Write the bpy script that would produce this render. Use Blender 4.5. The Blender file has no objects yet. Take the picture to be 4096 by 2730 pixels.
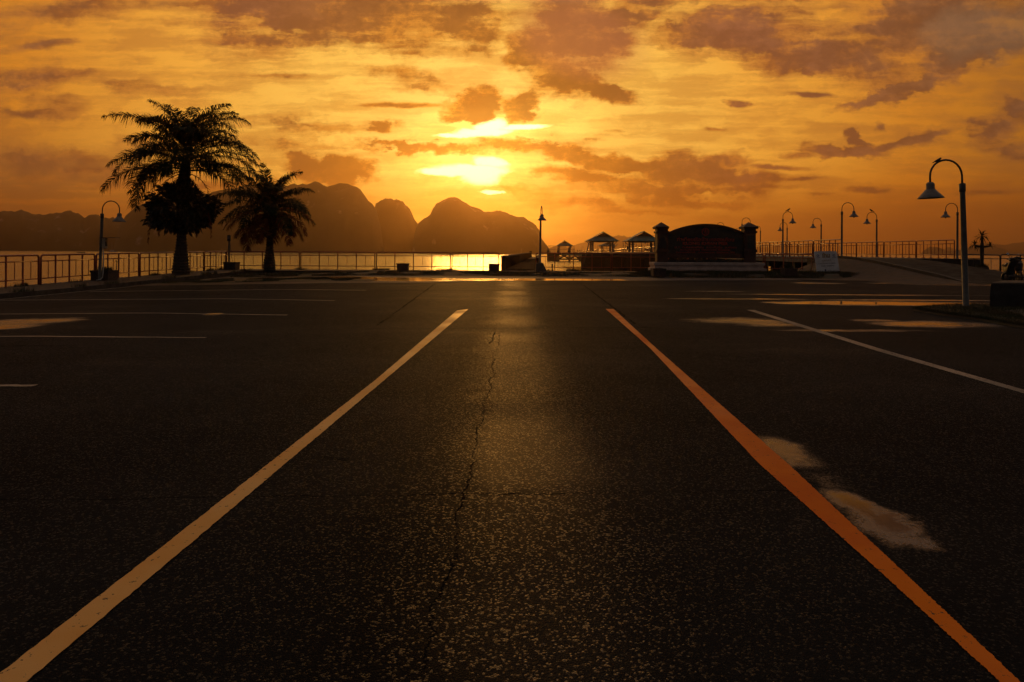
import bpy, bmesh, math, random
from mathutils import Vector, Matrix, Euler
R = math.radians
scene = bpy.context.scene
COL = scene.collection
random.seed(7)

# ---------------------------------------------------------------- camera
F = 2731.0            # focal length in pixels of the 4096 px wide photograph (24 mm on full frame)
ROLL = 0.0055
CAMZ = 1.45
cam_data = bpy.data.cameras.new('camera')
cam_data.lens = 24.0; cam_data.sensor_width = 36.0
cam_data.shift_y = -355.7 / 4096.0
cam_data.clip_start = 0.05; cam_data.clip_end = 20000
cam = bpy.data.objects.new('camera', cam_data)
COL.objects.link(cam)
cam.matrix_world = Matrix.Translation((0, 0, CAMZ)) @ Matrix.Rotation(R(90), 4, 'X') @ Matrix.Rotation(ROLL, 4, 'Z')
scene.camera = cam
K = 4096 / 2353.0

def ray(px, py):
    """direction with y == 1 through photo pixel (4096 wide frame)"""
    u = (px - 2048) / F
    v = (1365 - py + 355.7 - 711.4) / F     # horizon sits 355.7 px above the middle
    c, s = math.cos(ROLL), math.sin(ROLL)
    x = u * c - v * s
    z = u * s + v * c
    return Vector((x, 1.0, z))

def at(px, py, depth):
    d = ray(px, py)
    return Vector((d.x * depth, depth, CAMZ + d.z * depth))

def atv(vx, vy, depth):
    return at(vx * K, vy * K, depth)

def lerp(a, b, t): return a + (b - a) * t
def sstep(a, b, x):
    t = max(0.0, min(1.0, (x - a) / (b - a))); return t * t * (3 - 2 * t)

def gz(x, y):
    """height of the lot: rises gently to the sea, falls off to the left kerb"""
    z = 0.006 * min(max(y, -20.0), 29.0)
    z -= 0.022 * max(0.0, -max(x, -16.0) - 7.85) * sstep(72, 30, y)
    return z

def G(px, py):
    """where the photo pixel meets the ground"""
    d = ray(px, py)
    t = 10.0
    for i in range(60):
        zt = gz(d.x * t, t)
        tn = (CAMZ - zt) / max(1e-5, -d.z)
        t = 0.5 * t + 0.5 * min(tn, 70.0)
    return Vector((d.x * t, t, gz(d.x * t, t)))

def Gv(vx, vy): return G(vx * K, vy * K)

# ---------------------------------------------------------------- object helpers
def tag(o, label=None, cat=None, group=None, kind=None):
    if label: o['label'] = label
    if cat: o['category'] = cat
    if group: o['group'] = group
    if kind: o['kind'] = kind
    return o

def empty(name, loc=(0, 0, 0), rz=0.0):
    o = bpy.data.objects.new(name, None)
    o.location = loc; o.rotation_euler = (0, 0, rz)
    o.empty_display_size = 0.2
    COL.objects.link(o)
    return o

class MB:
    def __init__(self): self.bm = bmesh.new()
    def box(self, c, s, rot=None):
        m = Matrix.Translation(c)
        if rot is not None: m = m @ rot.to_4x4()
        m = m @ Matrix.Diagonal((s[0], s[1], s[2], 1))
        bmesh.ops.create_cube(self.bm, size=1.0, matrix=m)
        return self
    def bar(self, a, b, w, h=None, up=(0, 0, 1)):
        """rectangular bar from a to b"""
        a = Vector(a); b = Vector(b); h = h or w
        d = (b - a); L = d.length
        if L < 1e-6: return self
        y = d / L; up = Vector(up)
        if abs(y.dot(up)) > 0.98: up = Vector((1, 0, 0))
        x = y.cross(up).normalized(); z = x.cross(y)
        m = Matrix.Translation((a + b) / 2) @ Matrix((x, y, z)).transposed().to_4x4() @ Matrix.Diagonal((w, L, h, 1))
        bmesh.ops.create_cube(self.bm, size=1.0, matrix=m)
        return self
    def tube(self, pts, r, n=8, cap=True):
        """round tube through points; r number or list"""
        pts = [Vector(p) for p in pts]
        rs = r if isinstance(r, (list, tuple)) else [r] * len(pts)
        rings = []
        prev = None
        for i, p in enumerate(pts):
            if i == 0: t = pts[1] - p
            elif i == len(pts) - 1: t = p - pts[i - 1]
            else: t = (pts[i + 1] - p).normalized() + (p - pts[i - 1]).normalized()
            t.normalize()
            if prev is None:
                ref = Vector((0, 0, 1)) if abs(t.z) < 0.9 else Vector((0, 1, 0))
                x = t.cross(ref).normalized()
            else:
                x = (prev - t * prev.dot(t)).normalized()
            prev = x
            y = t.cross(x)
            rings.append([self.bm.verts.new(p + (x * math.cos(2 * math.pi * k / n) + y * math.sin(2 * math.pi * k / n)) * rs[i]) for k in range(n)])
        for a, b in zip(rings, rings[1:]):
            for k in range(n):
                f = self.bm.faces.new((a[k], a[(k + 1) % n], b[(k + 1) % n], b[k])); f.smooth = True
        if cap:
            self.bm.faces.new(list(reversed(rings[0]))); self.bm.faces.new(rings[-1])
        return self
    def lathe(self, prof, c=(0, 0, 0), n=24, smooth=True):
        """prof: list of (r, z)"""
        c = Vector(c); rings = []
        for r, z in prof:
            if r < 1e-5: rings.append([self.bm.verts.new(c + Vector((0, 0, z)))])
            else: rings.append([self.bm.verts.new(c + Vector((r * math.cos(2 * math.pi * k / n), r * math.sin(2 * math.pi * k / n), z))) for k in range(n)])
        for a, b in zip(rings, rings[1:]):
            for k in range(n):
                k2 = (k + 1) % n
                if len(a) == 1 and len(b) == 1: continue
                if len(a) == 1: f = self.bm.faces.new((a[0], b[k2], b[k]))
                elif len(b) == 1: f = self.bm.faces.new((a[k], a[k2], b[0]))
                else: f = self.bm.faces.new((a[k], a[k2], b[k2], b[k]))
                f.smooth = smooth
        return self
    def poly(self, pts, smooth=False):
        f = self.bm.faces.new([self.bm.verts.new(p) for p in pts]); f.smooth = smooth
        return self
    def prism(self, pts, off):
        """extrude polygon pts by vector off"""
        off = Vector(off)
        a = [self.bm.verts.new(Vector(p)) for p in pts]
        b = [self.bm.verts.new(Vector(p) + off) for p in pts]
        n = len(pts)
        self.bm.faces.new(list(reversed(a))); self.bm.faces.new(b)
        for k in range(n): self.bm.faces.new((a[k], a[(k + 1) % n], b[(k + 1) % n], b[k]))
        return self
    def sphere(self, c, r, s=(1, 1, 1), n=12, rot=None):
        m = Matrix.Translation(c)
        if rot is not None: m = m @ rot.to_4x4()
        m = m @ Matrix.Diagonal((r * s[0], r * s[1], r * s[2], 1))
        ret = bmesh.ops.create_uvsphere(self.bm, u_segments=n, v_segments=max(6, n * 2 // 3), radius=1.0, matrix=m)
        for v in ret['verts']:
            for f in v.link_faces: f.smooth = True
        return self
    def build(self, name, mat, parent=None, bevel=0.0, recalc=True, loc=None, rz=0.0):
        if recalc: bmesh.ops.recalc_face_normals(self.bm, faces=self.bm.faces[:])
        if bevel > 0:
            bmesh.ops.bevel(self.bm, geom=[e for e in self.bm.edges if len(e.link_faces) == 2 and e.calc_face_angle(0) > 0.6],
                            offset=bevel, segments=1, affect='EDGES', clamp_overlap=True)
        me = bpy.data.meshes.new(name)
        self.bm.to_mesh(me); self.bm.free()
        if mat is not None: me.materials.append(mat)
        o = bpy.data.objects.new(name, me)
        COL.objects.link(o)
        if parent is not None: o.parent = parent
        if loc is not None: o.location = loc
        o.rotation_euler.z += rz
        return o

def copy_tree(o, parent=None):
    c = o.copy(); COL.objects.link(c)
    c.parent = parent
    for ch in list(o.children): copy_tree(ch, c)
    return c

# ---------------------------------------------------------------- node helpers
def srgb(r, g, b, k=1.0):
    def f(c):
        c = c / 255.0
        return (c / 12.92 if c <= 0.04045 else ((c + 0.055) / 1.055) ** 2.4) * k
    return (f(r), f(g), f(b), 1.0)

class NT:
    def __init__(self, tree): self.t = tree; self.n = tree.nodes; self.l = tree.links
    def node(self, typ, **kw):
        nd = self.n.new(typ)
        for k, v in kw.items(): setattr(nd, k, v)
        return nd
    def put(self, sock, v):
        if isinstance(v, bpy.types.NodeSocket): self.l.new(v, sock)
        else: sock.default_value = v
    def math(self, op, a, b=None, c=None, clamp=False):
        nd = self.node('ShaderNodeMath', operation=op, use_clamp=clamp)
        self.put(nd.inputs[0], a)
        if b is not None: self.put(nd.inputs[1], b)
        if c is not None: self.put(nd.inputs[2], c)
        return nd.outputs[0]
    def add(self, a, b): return self.math('ADD', a, b)
    def sub(self, a, b): return self.math('SUBTRACT', a, b)
    def mul(self, a, b): return self.math('MULTIPLY', a, b)
    def vmath(self, op, a, b=None, s=None):
        nd = self.node('ShaderNodeVectorMath', operation=op)
        self.put(nd.inputs[0], a)
        if b is not None: self.put(nd.inputs[1], b)
        if s is not None: self.put(nd.inputs[3], s)
        return nd.outputs['Value'] if op in ('LENGTH', 'DOT_PRODUCT', 'DISTANCE') else nd.outputs[0]
    def xyz(self, x, y, z):
        nd = self.node('ShaderNodeCombineXYZ')
        for i, v in enumerate((x, y, z)): self.put(nd.inputs[i], v)
        return nd.outputs[0]
    def sep(self, v):
        nd = self.node('ShaderNodeSeparateXYZ'); self.put(nd.inputs[0], v); return nd.outputs
    def noise(self, vec, scale, detail=4, rough=0.5, dist=0.0, color=False, dim='3D'):
        nd = self.node('ShaderNodeTexNoise', noise_dimensions=dim)
        self.put(nd.inputs['Vector'], vec); nd.inputs['Scale'].default_value = scale
        nd.inputs['Detail'].default_value = detail; nd.inputs['Roughness'].default_value = rough
        nd.inputs['Distortion'].default_value = dist
        return nd.outputs['Color'] if color else nd.outputs['Fac']
    def voronoi(self, vec, scale, feature='F1', out='Distance', rnd=1.0):
        nd = self.node('ShaderNodeTexVoronoi', feature=feature)
        self.put(nd.inputs['Vector'], vec); nd.inputs['Scale'].default_value = scale
        nd.inputs['Randomness'].default_value = rnd
        return nd.outputs[out]
    def rng(self, v, a, b, c=0.0, d=1.0, smooth=True):
        nd = self.node('ShaderNodeMapRange', interpolation_type='SMOOTHSTEP' if smooth else 'LINEAR')
        self.put(nd.inputs[0], v)
        for i, x in enumerate((a, b, c, d)): self.put(nd.inputs[i + 1], x)
        return nd.outputs[0]
    def mix(self, f, a, b, mode='MIX'):
        nd = self.node('ShaderNodeMix', data_type='RGBA', blend_type=mode)
        self.put(nd.inputs[0], f); self.put(nd.inputs[6], a); self.put(nd.inputs[7], b)
        return nd.outputs[2]
    def ramp(self, f, stops, interp='LINEAR'):
        nd = self.node('ShaderNodeValToRGB'); cr = nd.color_ramp; cr.interpolation = interp
        while len(cr.elements) < len(stops): cr.elements.new(0.5)
        for e, (p, c) in zip(cr.elements, stops): e.position = p; e.color = c
        self.put(nd.inputs[0], f); return nd.outputs[0]
    def mapping(self, v, loc=(0, 0, 0), rot=0.0, scale=(1, 1, 1), typ='TEXTURE'):
        nd = self.node('ShaderNodeMapping', vector_type=typ)
        self.put(nd.inputs[0], v)
        nd.inputs['Location'].default_value = loc; nd.inputs['Rotation'].default_value = (0, 0, rot)
        nd.inputs['Scale'].default_value = scale
        return nd.outputs[0]
    def blob(self, vec, cx, cy, rx, ry, rot=0.0, amp=1.0, flat=1.45):
        """soft ellipse in a vector whose z is 1: amp inside, falling to 0 at the rim"""
        c, s_ = math.cos(R(rot)), math.sin(R(rot)); rx *= 1.15; ry *= 1.15
        a = (c / rx, s_ / rx, -(c * cx + s_ * cy) / rx); b = (-s_ / ry, c / ry, (s_ * cx - c * cy) / ry)
        u = self.vmath('DOT_PRODUCT', vec, a); v = self.vmath('DOT_PRODUCT', vec, b)
        q = self.math('MULTIPLY_ADD', u, u, self.mul(v, v))
        return self.math('MULTIPLY_ADD', q, -amp * flat, amp * flat, clamp=False)
# ---------------------------------------------------------------- sky (world), sun
SUN_V = (1095, 392)
sun_dir = ray(SUN_V[0] * K, SUN_V[1] * K).normalized()
SUN_EL = math.asin(sun_dir.z); SUN_AZ = math.atan2(sun_dir.x, sun_dir.y)
world = bpy.data.worlds.new('World'); scene.world = world; world.use_nodes = True
w = NT(world.node_tree); w.n.clear()
tc = w.node('ShaderNodeTexCoord').outputs['Generated']
nrm = w.vmath('NORMALIZE', tc)
dx, dy, dz = w.sep(nrm)
# tangent-plane coordinates of the direction, one unit = 1/1569 of the distance ahead
dyc = w.math('MAXIMUM', dy, 0.12)
X = w.math('DIVIDE', dx, dyc); Z = w.math('DIVIDE', dz, dyc)
U = w.math('MULTIPLY_ADD', X, 1569.0, 1176.5)
V0 = w.math('MULTIPLY_ADD', Z, -1569.0, 580.0)
V = w.math('MULTIPLY_ADD', U, 0.0055, w.sub(V0, 6.5))
UV = w.xyz(U, V, 1.0)
def tex(vec, sx, sy, ox=0.0, oy=0.0, detail=4, rough=.55, color=False):
    return w.noise(w.vmath('MULTIPLY_ADD', vec, (1.0 / sx, 1.0 / sy, 0)), 1.0, detail, rough, color=color, dim='2D') if False else \
        w.noise(w.vmath('MULTIPLY', w.vmath('ADD', vec, (ox, oy, 0)), (1.0 / sx, 1.0 / sy, 0)), 1.0, detail, rough, color=color, dim='2D')
nA = tex(UV, 210, 110, 0, 0, 2, .55, True)
nB = tex(UV, 62, 36, 900, 40, 5, .62, True)
half = (0.5, 0.5, 0.0)
wA = w.vmath('MULTIPLY', w.vmath('SUBTRACT', nA, half), (140, 60, 0))
wB = w.vmath('MULTIPLY', w.vmath('SUBTRACT', nB, half), (95, 60, 0))
W2 = w.vmath('ADD', UV, wB)
W1 = w.vmath('ADD', W2, wA)
W3 = w.vmath('ADD', UV, w.vmath('MULTIPLY', wB, (.7, .22, 0)))
clouds = [  # cx, cy, rx, ry, rotation, amplitude
 (780, 30, 400, 95, 4, .9), (560, 60, 190, 75, 14, .55), (1080, 55, 100, 70, 0, .8), (960, 100, 110, 40, 0, .4),
 (1900, -50, 800, 60, 0, .9), (1330, 70, 140, 110, 10, 1.0), (1225, 120, 75, 75, 20, .9), (1300, 175, 110, 60, 22, .9), (1390, 215, 85, 30, 16, .9), (1420, 20, 200, 60, 0, .7),
 (1700, 70, 300, 85, 10, .75), (1880, 130, 260, 70, 8, .75), (2150, 60, 260, 110, -4, .85), (2080, 205, 200, 22, -17, 1.0), (2220, 140, 170, 32, -22, .8),
 (1860, 217, 75, 8, 3, .7), (1750, 135, 120, 40, 15, .5),
 (1085, 250, 78, 42, -8, 1.1), (1120, 215, 40, 26, 0, .8), (1200, 240, 62, 34, -28, .95), (1045, 275, 40, 18, 0, .5), (1240, 212, 40, 16, 0, .5),
 (930, 160, 50, 60, 20, .5), (975, 190, 60, 26, 15, .5), (860, 165, 40, 30, 0, .35),
 (940, 338, 220, 15, 2, .75), (1230, 335, 150, 17, 3, .9), (1400, 365, 190, 32, 9, .95), (1600, 400, 190, 50, 6, .95), (1660, 372, 80, 30, 0, .7), (1520, 440, 220, 34, 6, .8),
 (1300, 400, 130, 26, 8, .75), (1420, 480, 260, 26, 3, .6), (1250, 450, 170, 22, 10, .5),
 (760, 398, 115, 42, 4, 1.05), (690, 372, 50, 26, 0, .7), (830, 405, 60, 30, 0, .7), (700, 330, 150, 20, 3, .55),
 (700, 288, 200, 20, 3, .5), (930, 242, 120, 7, 0, .8), (875, 288, 34, 16, 0, .7), (640, 175, 130, 10, 0, .45),
 (130, 390, 250, 50, 4, .6), (360, 340, 130, 26, 10, .4), (60, 185, 170, 40, -6, .6), (90, 105, 150, 12, -8, .7), (60, 250, 160, 30, 0, .45), (330, 200, 150, 26, 8, .45),
 (120, 30, 260, 50, -8, .5), (520, 420, 200, 40, 0, .45),
 (1692, 238, 34, 12, 8, .95), (1645, 297, 38, 6, 3, .8), (1410, 302, 22, 6, 0, .55), (1360, 322, 20, 5, 0, .5), (1850, 330, 30, 10, 0, .5),
 (1940, 350, 120, 17, 2, 1.0), (1975, 322, 44, 17, 20, .9), (2090, 325, 140, 13, -14, .9), (2130, 315, 60, 22, -10, .6), (1840, 358, 60, 10, 0, .7),
 (2340, 245, 60, 26, 0, .8), (2290, 285, 110, 28, -6, .7), (2320, 340, 120, 30, 0, .55), (2018, 290, 12, 14, 0, .6),
 (1770, 385, 110, 8, 3, .75), (1700, 425, 150, 9, 2, .7), (1985, 437, 60, 10, 2, .8), (1880, 445, 40, 6, 0, .5), (2250, 445, 120, 8, -3, .5), (1850, 410, 90, 7, -2, .5),
 (1150, 322, 90, 7, 2, .5),
]
holes = [(1095, 298, 118, 20, -3, 1.2), (1085, 395, 130, 32, 0, 1.3), (1110, 442, 46, 9, 3, .8), (1650, 452, 90, 7, 3, .55), (1480, 500, 110, 8, 5, .45), (1660, 280, 200, 60, 4, .35),
         (610, 305, 34, 34, 10, .5), (1560, 30, 90, 20, -18, .5), (1570, 185, 260, 40, 8, .4), (1850, 185, 60, 16, 10, .4), (1900, 25, 30, 8, 0, .4), (260, 80, 110, 30, 8, .5)]
Ws0 = [W1, W2, W3]
n1 = tex(W2, 150, 62, 50, 90, 6, .6)
n2 = tex(W3, 250, 26, 10, 700, 4, .6)
n3 = tex(UV, 26, 17, 0, 0, 5, .65)
n4 = tex(W2, 130, 70, 300, 20, 4, .6)
dn = w.math('MULTIPLY_ADD', w.sub(n1, 0.5), 1.15, w.math('MULTIPLY_ADD', w.sub(n2, 0.5), 0.85, w.mul(w.sub(n3, 0.5), 0.28)))
# angular distance from the sun
cosd = w.vmath('DOT_PRODUCT', nrm, tuple(sun_dir))
ang = w.math('ARCCOSINE', w.math('MINIMUM', cosd, 0.99999))
an = w.math('DIVIDE', ang, math.pi)
def A(v): return v / 1569.0 / math.pi
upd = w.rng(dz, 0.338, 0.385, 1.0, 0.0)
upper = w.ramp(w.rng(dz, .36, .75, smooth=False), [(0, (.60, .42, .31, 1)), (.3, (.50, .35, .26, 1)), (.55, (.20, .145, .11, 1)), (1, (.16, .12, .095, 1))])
lowt = w.rng(V, 330, 520)
sky = w.node('ShaderNodeTexSky', sky_type='NISHITA', sun_disc=False, sun_elevation=SUN_EL, sun_rotation=SUN_AZ)
sky.dust_density = 5.0; sky.air_density = 2.0
def branch(u0, u1):
    """the front sky between two azimuths, with only the clouds that reach it"""
    def near(b): return b[0] + b[2] * 1.6 + 150 > u0 and b[0] - b[2] * 1.6 - 150 < u1
    cs = [b for b in clouds if near(b)]; hs = [b for b in holes if near(b)]
    D = None; Ws = list(Ws0)
    for i, (cx, cy, rx, ry, ro, am) in enumerate(cs):
        if i % 8 == 7:      # tied to the running sum, so that the blobs are evaluated in turn
            Ws = []
            for b_ in Ws0:
                q = w.vmath('MULTIPLY_ADD', w.xyz(D, D, D), (1e-7, 1e-7, 0)); w.l.new(b_, q.node.inputs[2]); Ws.append(q)
        b = w.blob(Ws[0] if rx > 95 and ry > 24 else Ws[1] if ry > 14 else Ws[2], cx, cy, rx, ry, ro, am)
        D = w.math('MAXIMUM', b, 0.0) if D is None else w.math('MAXIMUM', D, b) if i % 4 else w.math('SMOOTH_MAX', D, b, 0.25)
    D = w.math('MINIMUM', D, 1.15)
    H = None
    for (cx, cy, rx, ry, ro, am) in hs:
        b = w.blob(Ws[1], cx, cy, rx, ry, ro, am, 1.0)
        H = w.math('MAXIMUM', b, 0.0) if H is None else w.math('MAXIMUM', H, b)
    d1 = w.sub(w.add(D, dn), H)
    mask = w.rng(d1, 0.0, 0.95)
    thick = w.rng(d1, 0.45, 1.25)
    clear = w.ramp(an, [(0.0, (1.3, .95, .30, 1)), (A(110), (1.08, .74, .17, 1)), (A(300), (1.02, .62, .105, 1)), (A(620), (.93, .42, .048, 1)),
                        (A(900), (.68, .235, .015, 1)), (A(1150), (.36, .125, .010, 1)), (0.36, (.26, .13, .05, 1)), (0.55, (.09, .075, .08, 1)), (1.0, (.05, .05, .075, 1))])
    cloudc = w.ramp(an, [(0.0, (.66, .28, .014, 1)), (A(110), (.48, .19, .010, 1)), (A(300), (.47, .16, .012, 1)), (A(620), (.38, .115, .018, 1)),
                         (A(900), (.31, .10, .02, 1)), (A(1150), (.21, .075, .022, 1)), (0.36, (.14, .07, .045, 1)), (0.55, (.06, .052, .065, 1)), (1.0, (.035, .036, .055, 1))])
    cloud_d = w.ramp(an, [(0.0, (.15, .052, .001, 1)), (A(110), (.10, .035, .001, 1)), (A(300), (.22, .070, .007, 1)), (A(620), (.235, .074, .030, 1)),
                         (A(900), (.21, .075, .026, 1)), (A(1150), (.15, .062, .028, 1)), (0.36, (.10, .06, .045, 1)), (0.55, (.045, .042, .055, 1)), (1.0, (.03, .032, .05, 1))])
    cl = w.mix(w.rng(w.add(thick, w.add(w.mul(w.sub(n4, 0.5), 1.7), w.mul(w.sub(n3, 0.5), .6))), 0.1, 1.0), cloudc, cloud_d)
    # clear sky gently modulated
    clear = w.mix(w.rng(w.add(w.mul(n2, 0.6), w.mul(n1, 0.5)), 0.42, 0.68), clear, w.mix(0.5, clear, cloudc))
    cl = w.mix(1.0, cl, w.mix(w.rng(w.add(w.mul(n3, .35), w.mul(n1, .65)), .36, .62), (1.22, 1.26, 1.28, 1), (.82, .77, .76, 1)), 'MULTIPLY')
    col = w.mix(mask, clear, cl)
    rim = w.math('MULTIPLY', w.mul(w.mul(mask, w.sub(1.0, mask)), 4.0), w.rng(n1, .42, .6, .05, .34))
    col = w.mix(rim, col, w.mix(1.0, clear, (1.15, 1.2, 1.3, 1), 'MULTIPLY'))
    # far left cools off; low band of murk over the horizon
    low = w.math('MULTIPLY', w.rng(V, 395, 560), w.rng(w.math('ABSOLUTE', w.sub(U, 1100)), 40, 700, 0.05, 0.85))
    murk = w.ramp(an, [(0.0, (.62, .22, .012, 1)), (A(300), (.50, .155, .017, 1)), (A(620), (.38, .12, .022, 1)), (A(900), (.27, .09, .022, 1)), (A(1200), (.165, .068, .02, 1)), (0.5, (.06, .045, .04, 1)), (1.0, (.03, .03, .045, 1))])
    col = w.mix(w.math('MULTIPLY', low, w.sub(1.12, w.mul(n2, 0.5)), clamp=True), col, murk)
    # the left side of the sky: dim purple-brown banks
    lf = w.math('MULTIPLY', w.rng(U, 640, 40), w.rng(V, 250, 440))
    lf = w.math('MULTIPLY', lf, w.rng(n2, 0.62, 0.40, 0.3, 1.0))
    col = w.mix(w.mul(lf, 0.85), col, (.20, .082, .028, 1))
    rt = w.math('MAXIMUM', w.blob(W1, 2250, 75, 140, 70, -12, 1.0), 0, clamp=True)
    col = w.mix(w.mul(rt, 0.30), col, (.20, .135, .075, 1))
    rd = w.math('MAXIMUM', w.blob(UV, 1330, 90, 160, 90, 12, 1.0), 0, clamp=True)
    col = w.mix(w.mul(rd, 0.45), col, (.40, .115, .05, 1))
    # brightness of the two gaps in front of the sun and the glow round it
    col = w.mix(1.0, col, w.mix(lowt, (1, 1, 1, 1), (.88, .62, .30, 1)), 'MULTIPLY')
    if u0 < 1400 and u1 > 800:
        gg = None
        for b in [(1080, 392, 105, 17, 1), (1105, 404, 62, 26, 4), (1125, 372, 44, 14, 10), (1010, 396, 60, 11, 2),
                  (1105, 305, 95, 11, -2), (1130, 290, 48, 18, -6), (1200, 292, 70, 8, -2), (1035, 312, 60, 6, 0), (1125, 443, 34, 5, 4)]:
            g = w.blob(W3, b[0], b[1], b[2], b[3], b[4], 1.0, 1.0)
            gg = w.math('MAXIMUM', g, 0.0) if gg is None else w.math('SMOOTH_MAX', gg, g, 0.3)
        hal = w.math('MAXIMUM', w.blob(W2, 1095, 378, 230, 56, 0, 1.0, 1.0), w.blob(W2, 1140, 292, 230, 60, -4, .9, 1.0), clamp=True)
        hal = w.mul(w.math('MAXIMUM', hal, 0.0), w.rng(d1, .9, .1, .25, 1.0))
        col = w.mix(1.0, col, w.mix(hal, (0, 0, 0, 1), (.50, .33, .06, 1)), 'ADD')
        gg = w.mul(w.rng(gg, 0.0, 0.75), w.rng(w.math('MULTIPLY_ADD', dn, -0.8, gg), -0.05, 0.95))
        col = w.mix(gg, col, (3.2, 2.5, 1.0, 1))
    gl = w.math('POWER', w.rng(ang, 0.17, 0.0, 0.0, 1.0, smooth=False), 2.2)
    col = w.mix(1.0, col, w.mix(gl, (0, 0, 0, 1), (.16, .075, .005, 1)), 'ADD')
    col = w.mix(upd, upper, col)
    bg = w.node('ShaderNodeBackground'); w.l.new(col, bg.inputs[0])
    return bg.outputs[0]
cuts = [650, 1130, 1600]
lims = [-1e5] + cuts + [1e5]
front = branch(lims[0], lims[1])
for q in range(1, len(lims) - 1):
    m_ = w.node('ShaderNodeMixShader'); w.put(m_.inputs[0], w.math('GREATER_THAN', U, lims[q]))
    w.l.new(front, m_.inputs[1]); w.l.new(branch(lims[q], lims[q + 1]), m_.inputs[2]); front = m_.outputs[0]
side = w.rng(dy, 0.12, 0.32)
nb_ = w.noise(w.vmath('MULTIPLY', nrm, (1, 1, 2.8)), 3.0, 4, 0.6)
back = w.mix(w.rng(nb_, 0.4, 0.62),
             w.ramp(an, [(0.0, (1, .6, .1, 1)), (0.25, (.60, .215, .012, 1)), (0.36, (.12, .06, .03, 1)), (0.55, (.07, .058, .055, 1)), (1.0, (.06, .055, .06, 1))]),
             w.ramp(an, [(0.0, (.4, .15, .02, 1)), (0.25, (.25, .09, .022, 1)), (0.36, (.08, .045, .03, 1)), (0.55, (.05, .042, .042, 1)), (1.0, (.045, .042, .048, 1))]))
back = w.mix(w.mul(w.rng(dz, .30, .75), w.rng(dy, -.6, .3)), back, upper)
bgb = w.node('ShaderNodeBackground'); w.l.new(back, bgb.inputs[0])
bg2 = w.node('ShaderNodeBackground'); w.l.new(sky.outputs[0], bg2.inputs[0]); bg2.inputs[1].default_value = 0.004
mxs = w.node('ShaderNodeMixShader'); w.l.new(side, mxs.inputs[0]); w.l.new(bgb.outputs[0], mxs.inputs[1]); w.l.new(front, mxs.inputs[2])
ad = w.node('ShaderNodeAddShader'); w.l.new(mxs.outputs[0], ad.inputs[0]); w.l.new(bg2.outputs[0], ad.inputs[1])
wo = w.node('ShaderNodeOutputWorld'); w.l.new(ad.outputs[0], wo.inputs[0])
world.cycles.sampling_method = 'MANUAL'; world.cycles.sample_map_resolution = 1024

sl = bpy.data.lights.new('sun', 'SUN'); sl.energy = 0.5; sl.angle = R(7.0); sl.color = (1.0, .42, .07)
sun = bpy.data.objects.new('sun', sl); COL.objects.link(sun)
sun.rotation_euler = (-sun_dir).to_track_quat('-Z', 'Y').to_euler()

scene.view_settings.view_transform = 'Standard'; scene.view_settings.look = 'None'
scene.view_settings.exposure = 0; scene.view_settings.gamma = 1
# ---------------------------------------------------------------- materials
def new_mat(name):
    m = bpy.data.materials.new(name); m.use_nodes = True
    t = NT(m.node_tree); t.n.clear()
    b = t.node('ShaderNodeBsdfPrincipled'); o = t.node('ShaderNodeOutputMaterial')
    t.l.new(b.outputs[0], o.inputs[0])
    return m, t, b

def simple(name, c1, c2=None, rough=.6, scale=6.0, metal=0.0, bump=0.0, bscale=40.0, spec=.5, stretch=(1, 1, 1), lo=.35, hi=.65, coat=0.0):
    m, t, b = new_mat(name)
    v = t.node('ShaderNodeTexCoord').outputs['Object']
    vv = t.vmath('MULTIPLY', v, stretch)
    n = t.noise(vv, scale, 5, .6)
    c2 = c2 or tuple(x * .7 for x in c1)
    t.put(b.inputs['Base Color'], t.mix(t.rng(n, lo, hi), (*c1[:3], 1), (*c2[:3], 1)))
    t.put(b.inputs['Roughness'], t.rng(t.noise(vv, scale * 2.3, 4, .6), .3, .7, rough * .85, min(1, rough * 1.15)))
    b.inputs['Metallic'].default_value = metal
    b.inputs['Specular IOR Level'].default_value = spec
    b.inputs['Coat Weight'].default_value = coat
    if bump:
        bp = t.node('ShaderNodeBump'); bp.inputs['Strength'].default_value = bump; bp.inputs['Distance'].default_value = .01
        t.put(bp.inputs['Height'], t.noise(v, bscale, 4, .6)); t.l.new(bp.outputs[0], b.inputs['Normal'])
    return m

M = {}
M['rail'] = simple('rail_paint', (.38, .085, .042), (.24, .055, .03), rough=.40, scale=14, bump=.15, spec=.5)
M['pole'] = simple('lamp_pole_paint', (.10, .108, .106), (.07, .075, .075), rough=.5, spec=.3, scale=9, bump=.1)
M['shade'] = simple('lamp_shade_enamel', (.20, .195, .19), (.15, .145, .14), rough=.5, spec=.3, scale=12)
M['dark_metal'] = simple('dark_metal', (.05, .045, .045), (.03, .028, .028), rough=.45, scale=12)
M['bulb'] = simple('lamp_bulb_glass', (.2, .19, .18), (.16, .15, .14), rough=.2)
M['concrete'] = simple('concrete', (.14, .13, .115), (.08, .075, .065), rough=.85, scale=3.5, bump=.5, bscale=30)
M['dark_concrete'] = simple('stained_concrete', (.035, .03, .026), (.018, .016, .014), rough=.85, scale=3, bump=.6, bscale=22)
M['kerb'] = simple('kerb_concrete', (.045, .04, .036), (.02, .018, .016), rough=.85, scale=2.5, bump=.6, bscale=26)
M['planter'] = simple('planter_clay', (.075, .05, .04), (.045, .03, .025), rough=.85, scale=7, bump=.5)
M['earth'] = simple('brown_earth', (.055, .026, .014), (.03, .02, .012), rough=.95, scale=2.2, bump=1.0, bscale=18)
M['grass'] = simple('grass_blades', (.022, .038, .008), (.05, .042, .014), rough=.8, scale=.9)
M['leaf'] = simple('palm_leaf', (.016, .030, .008), (.012, .021, .006), rough=.7, spec=.12, scale=2.5)
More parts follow.
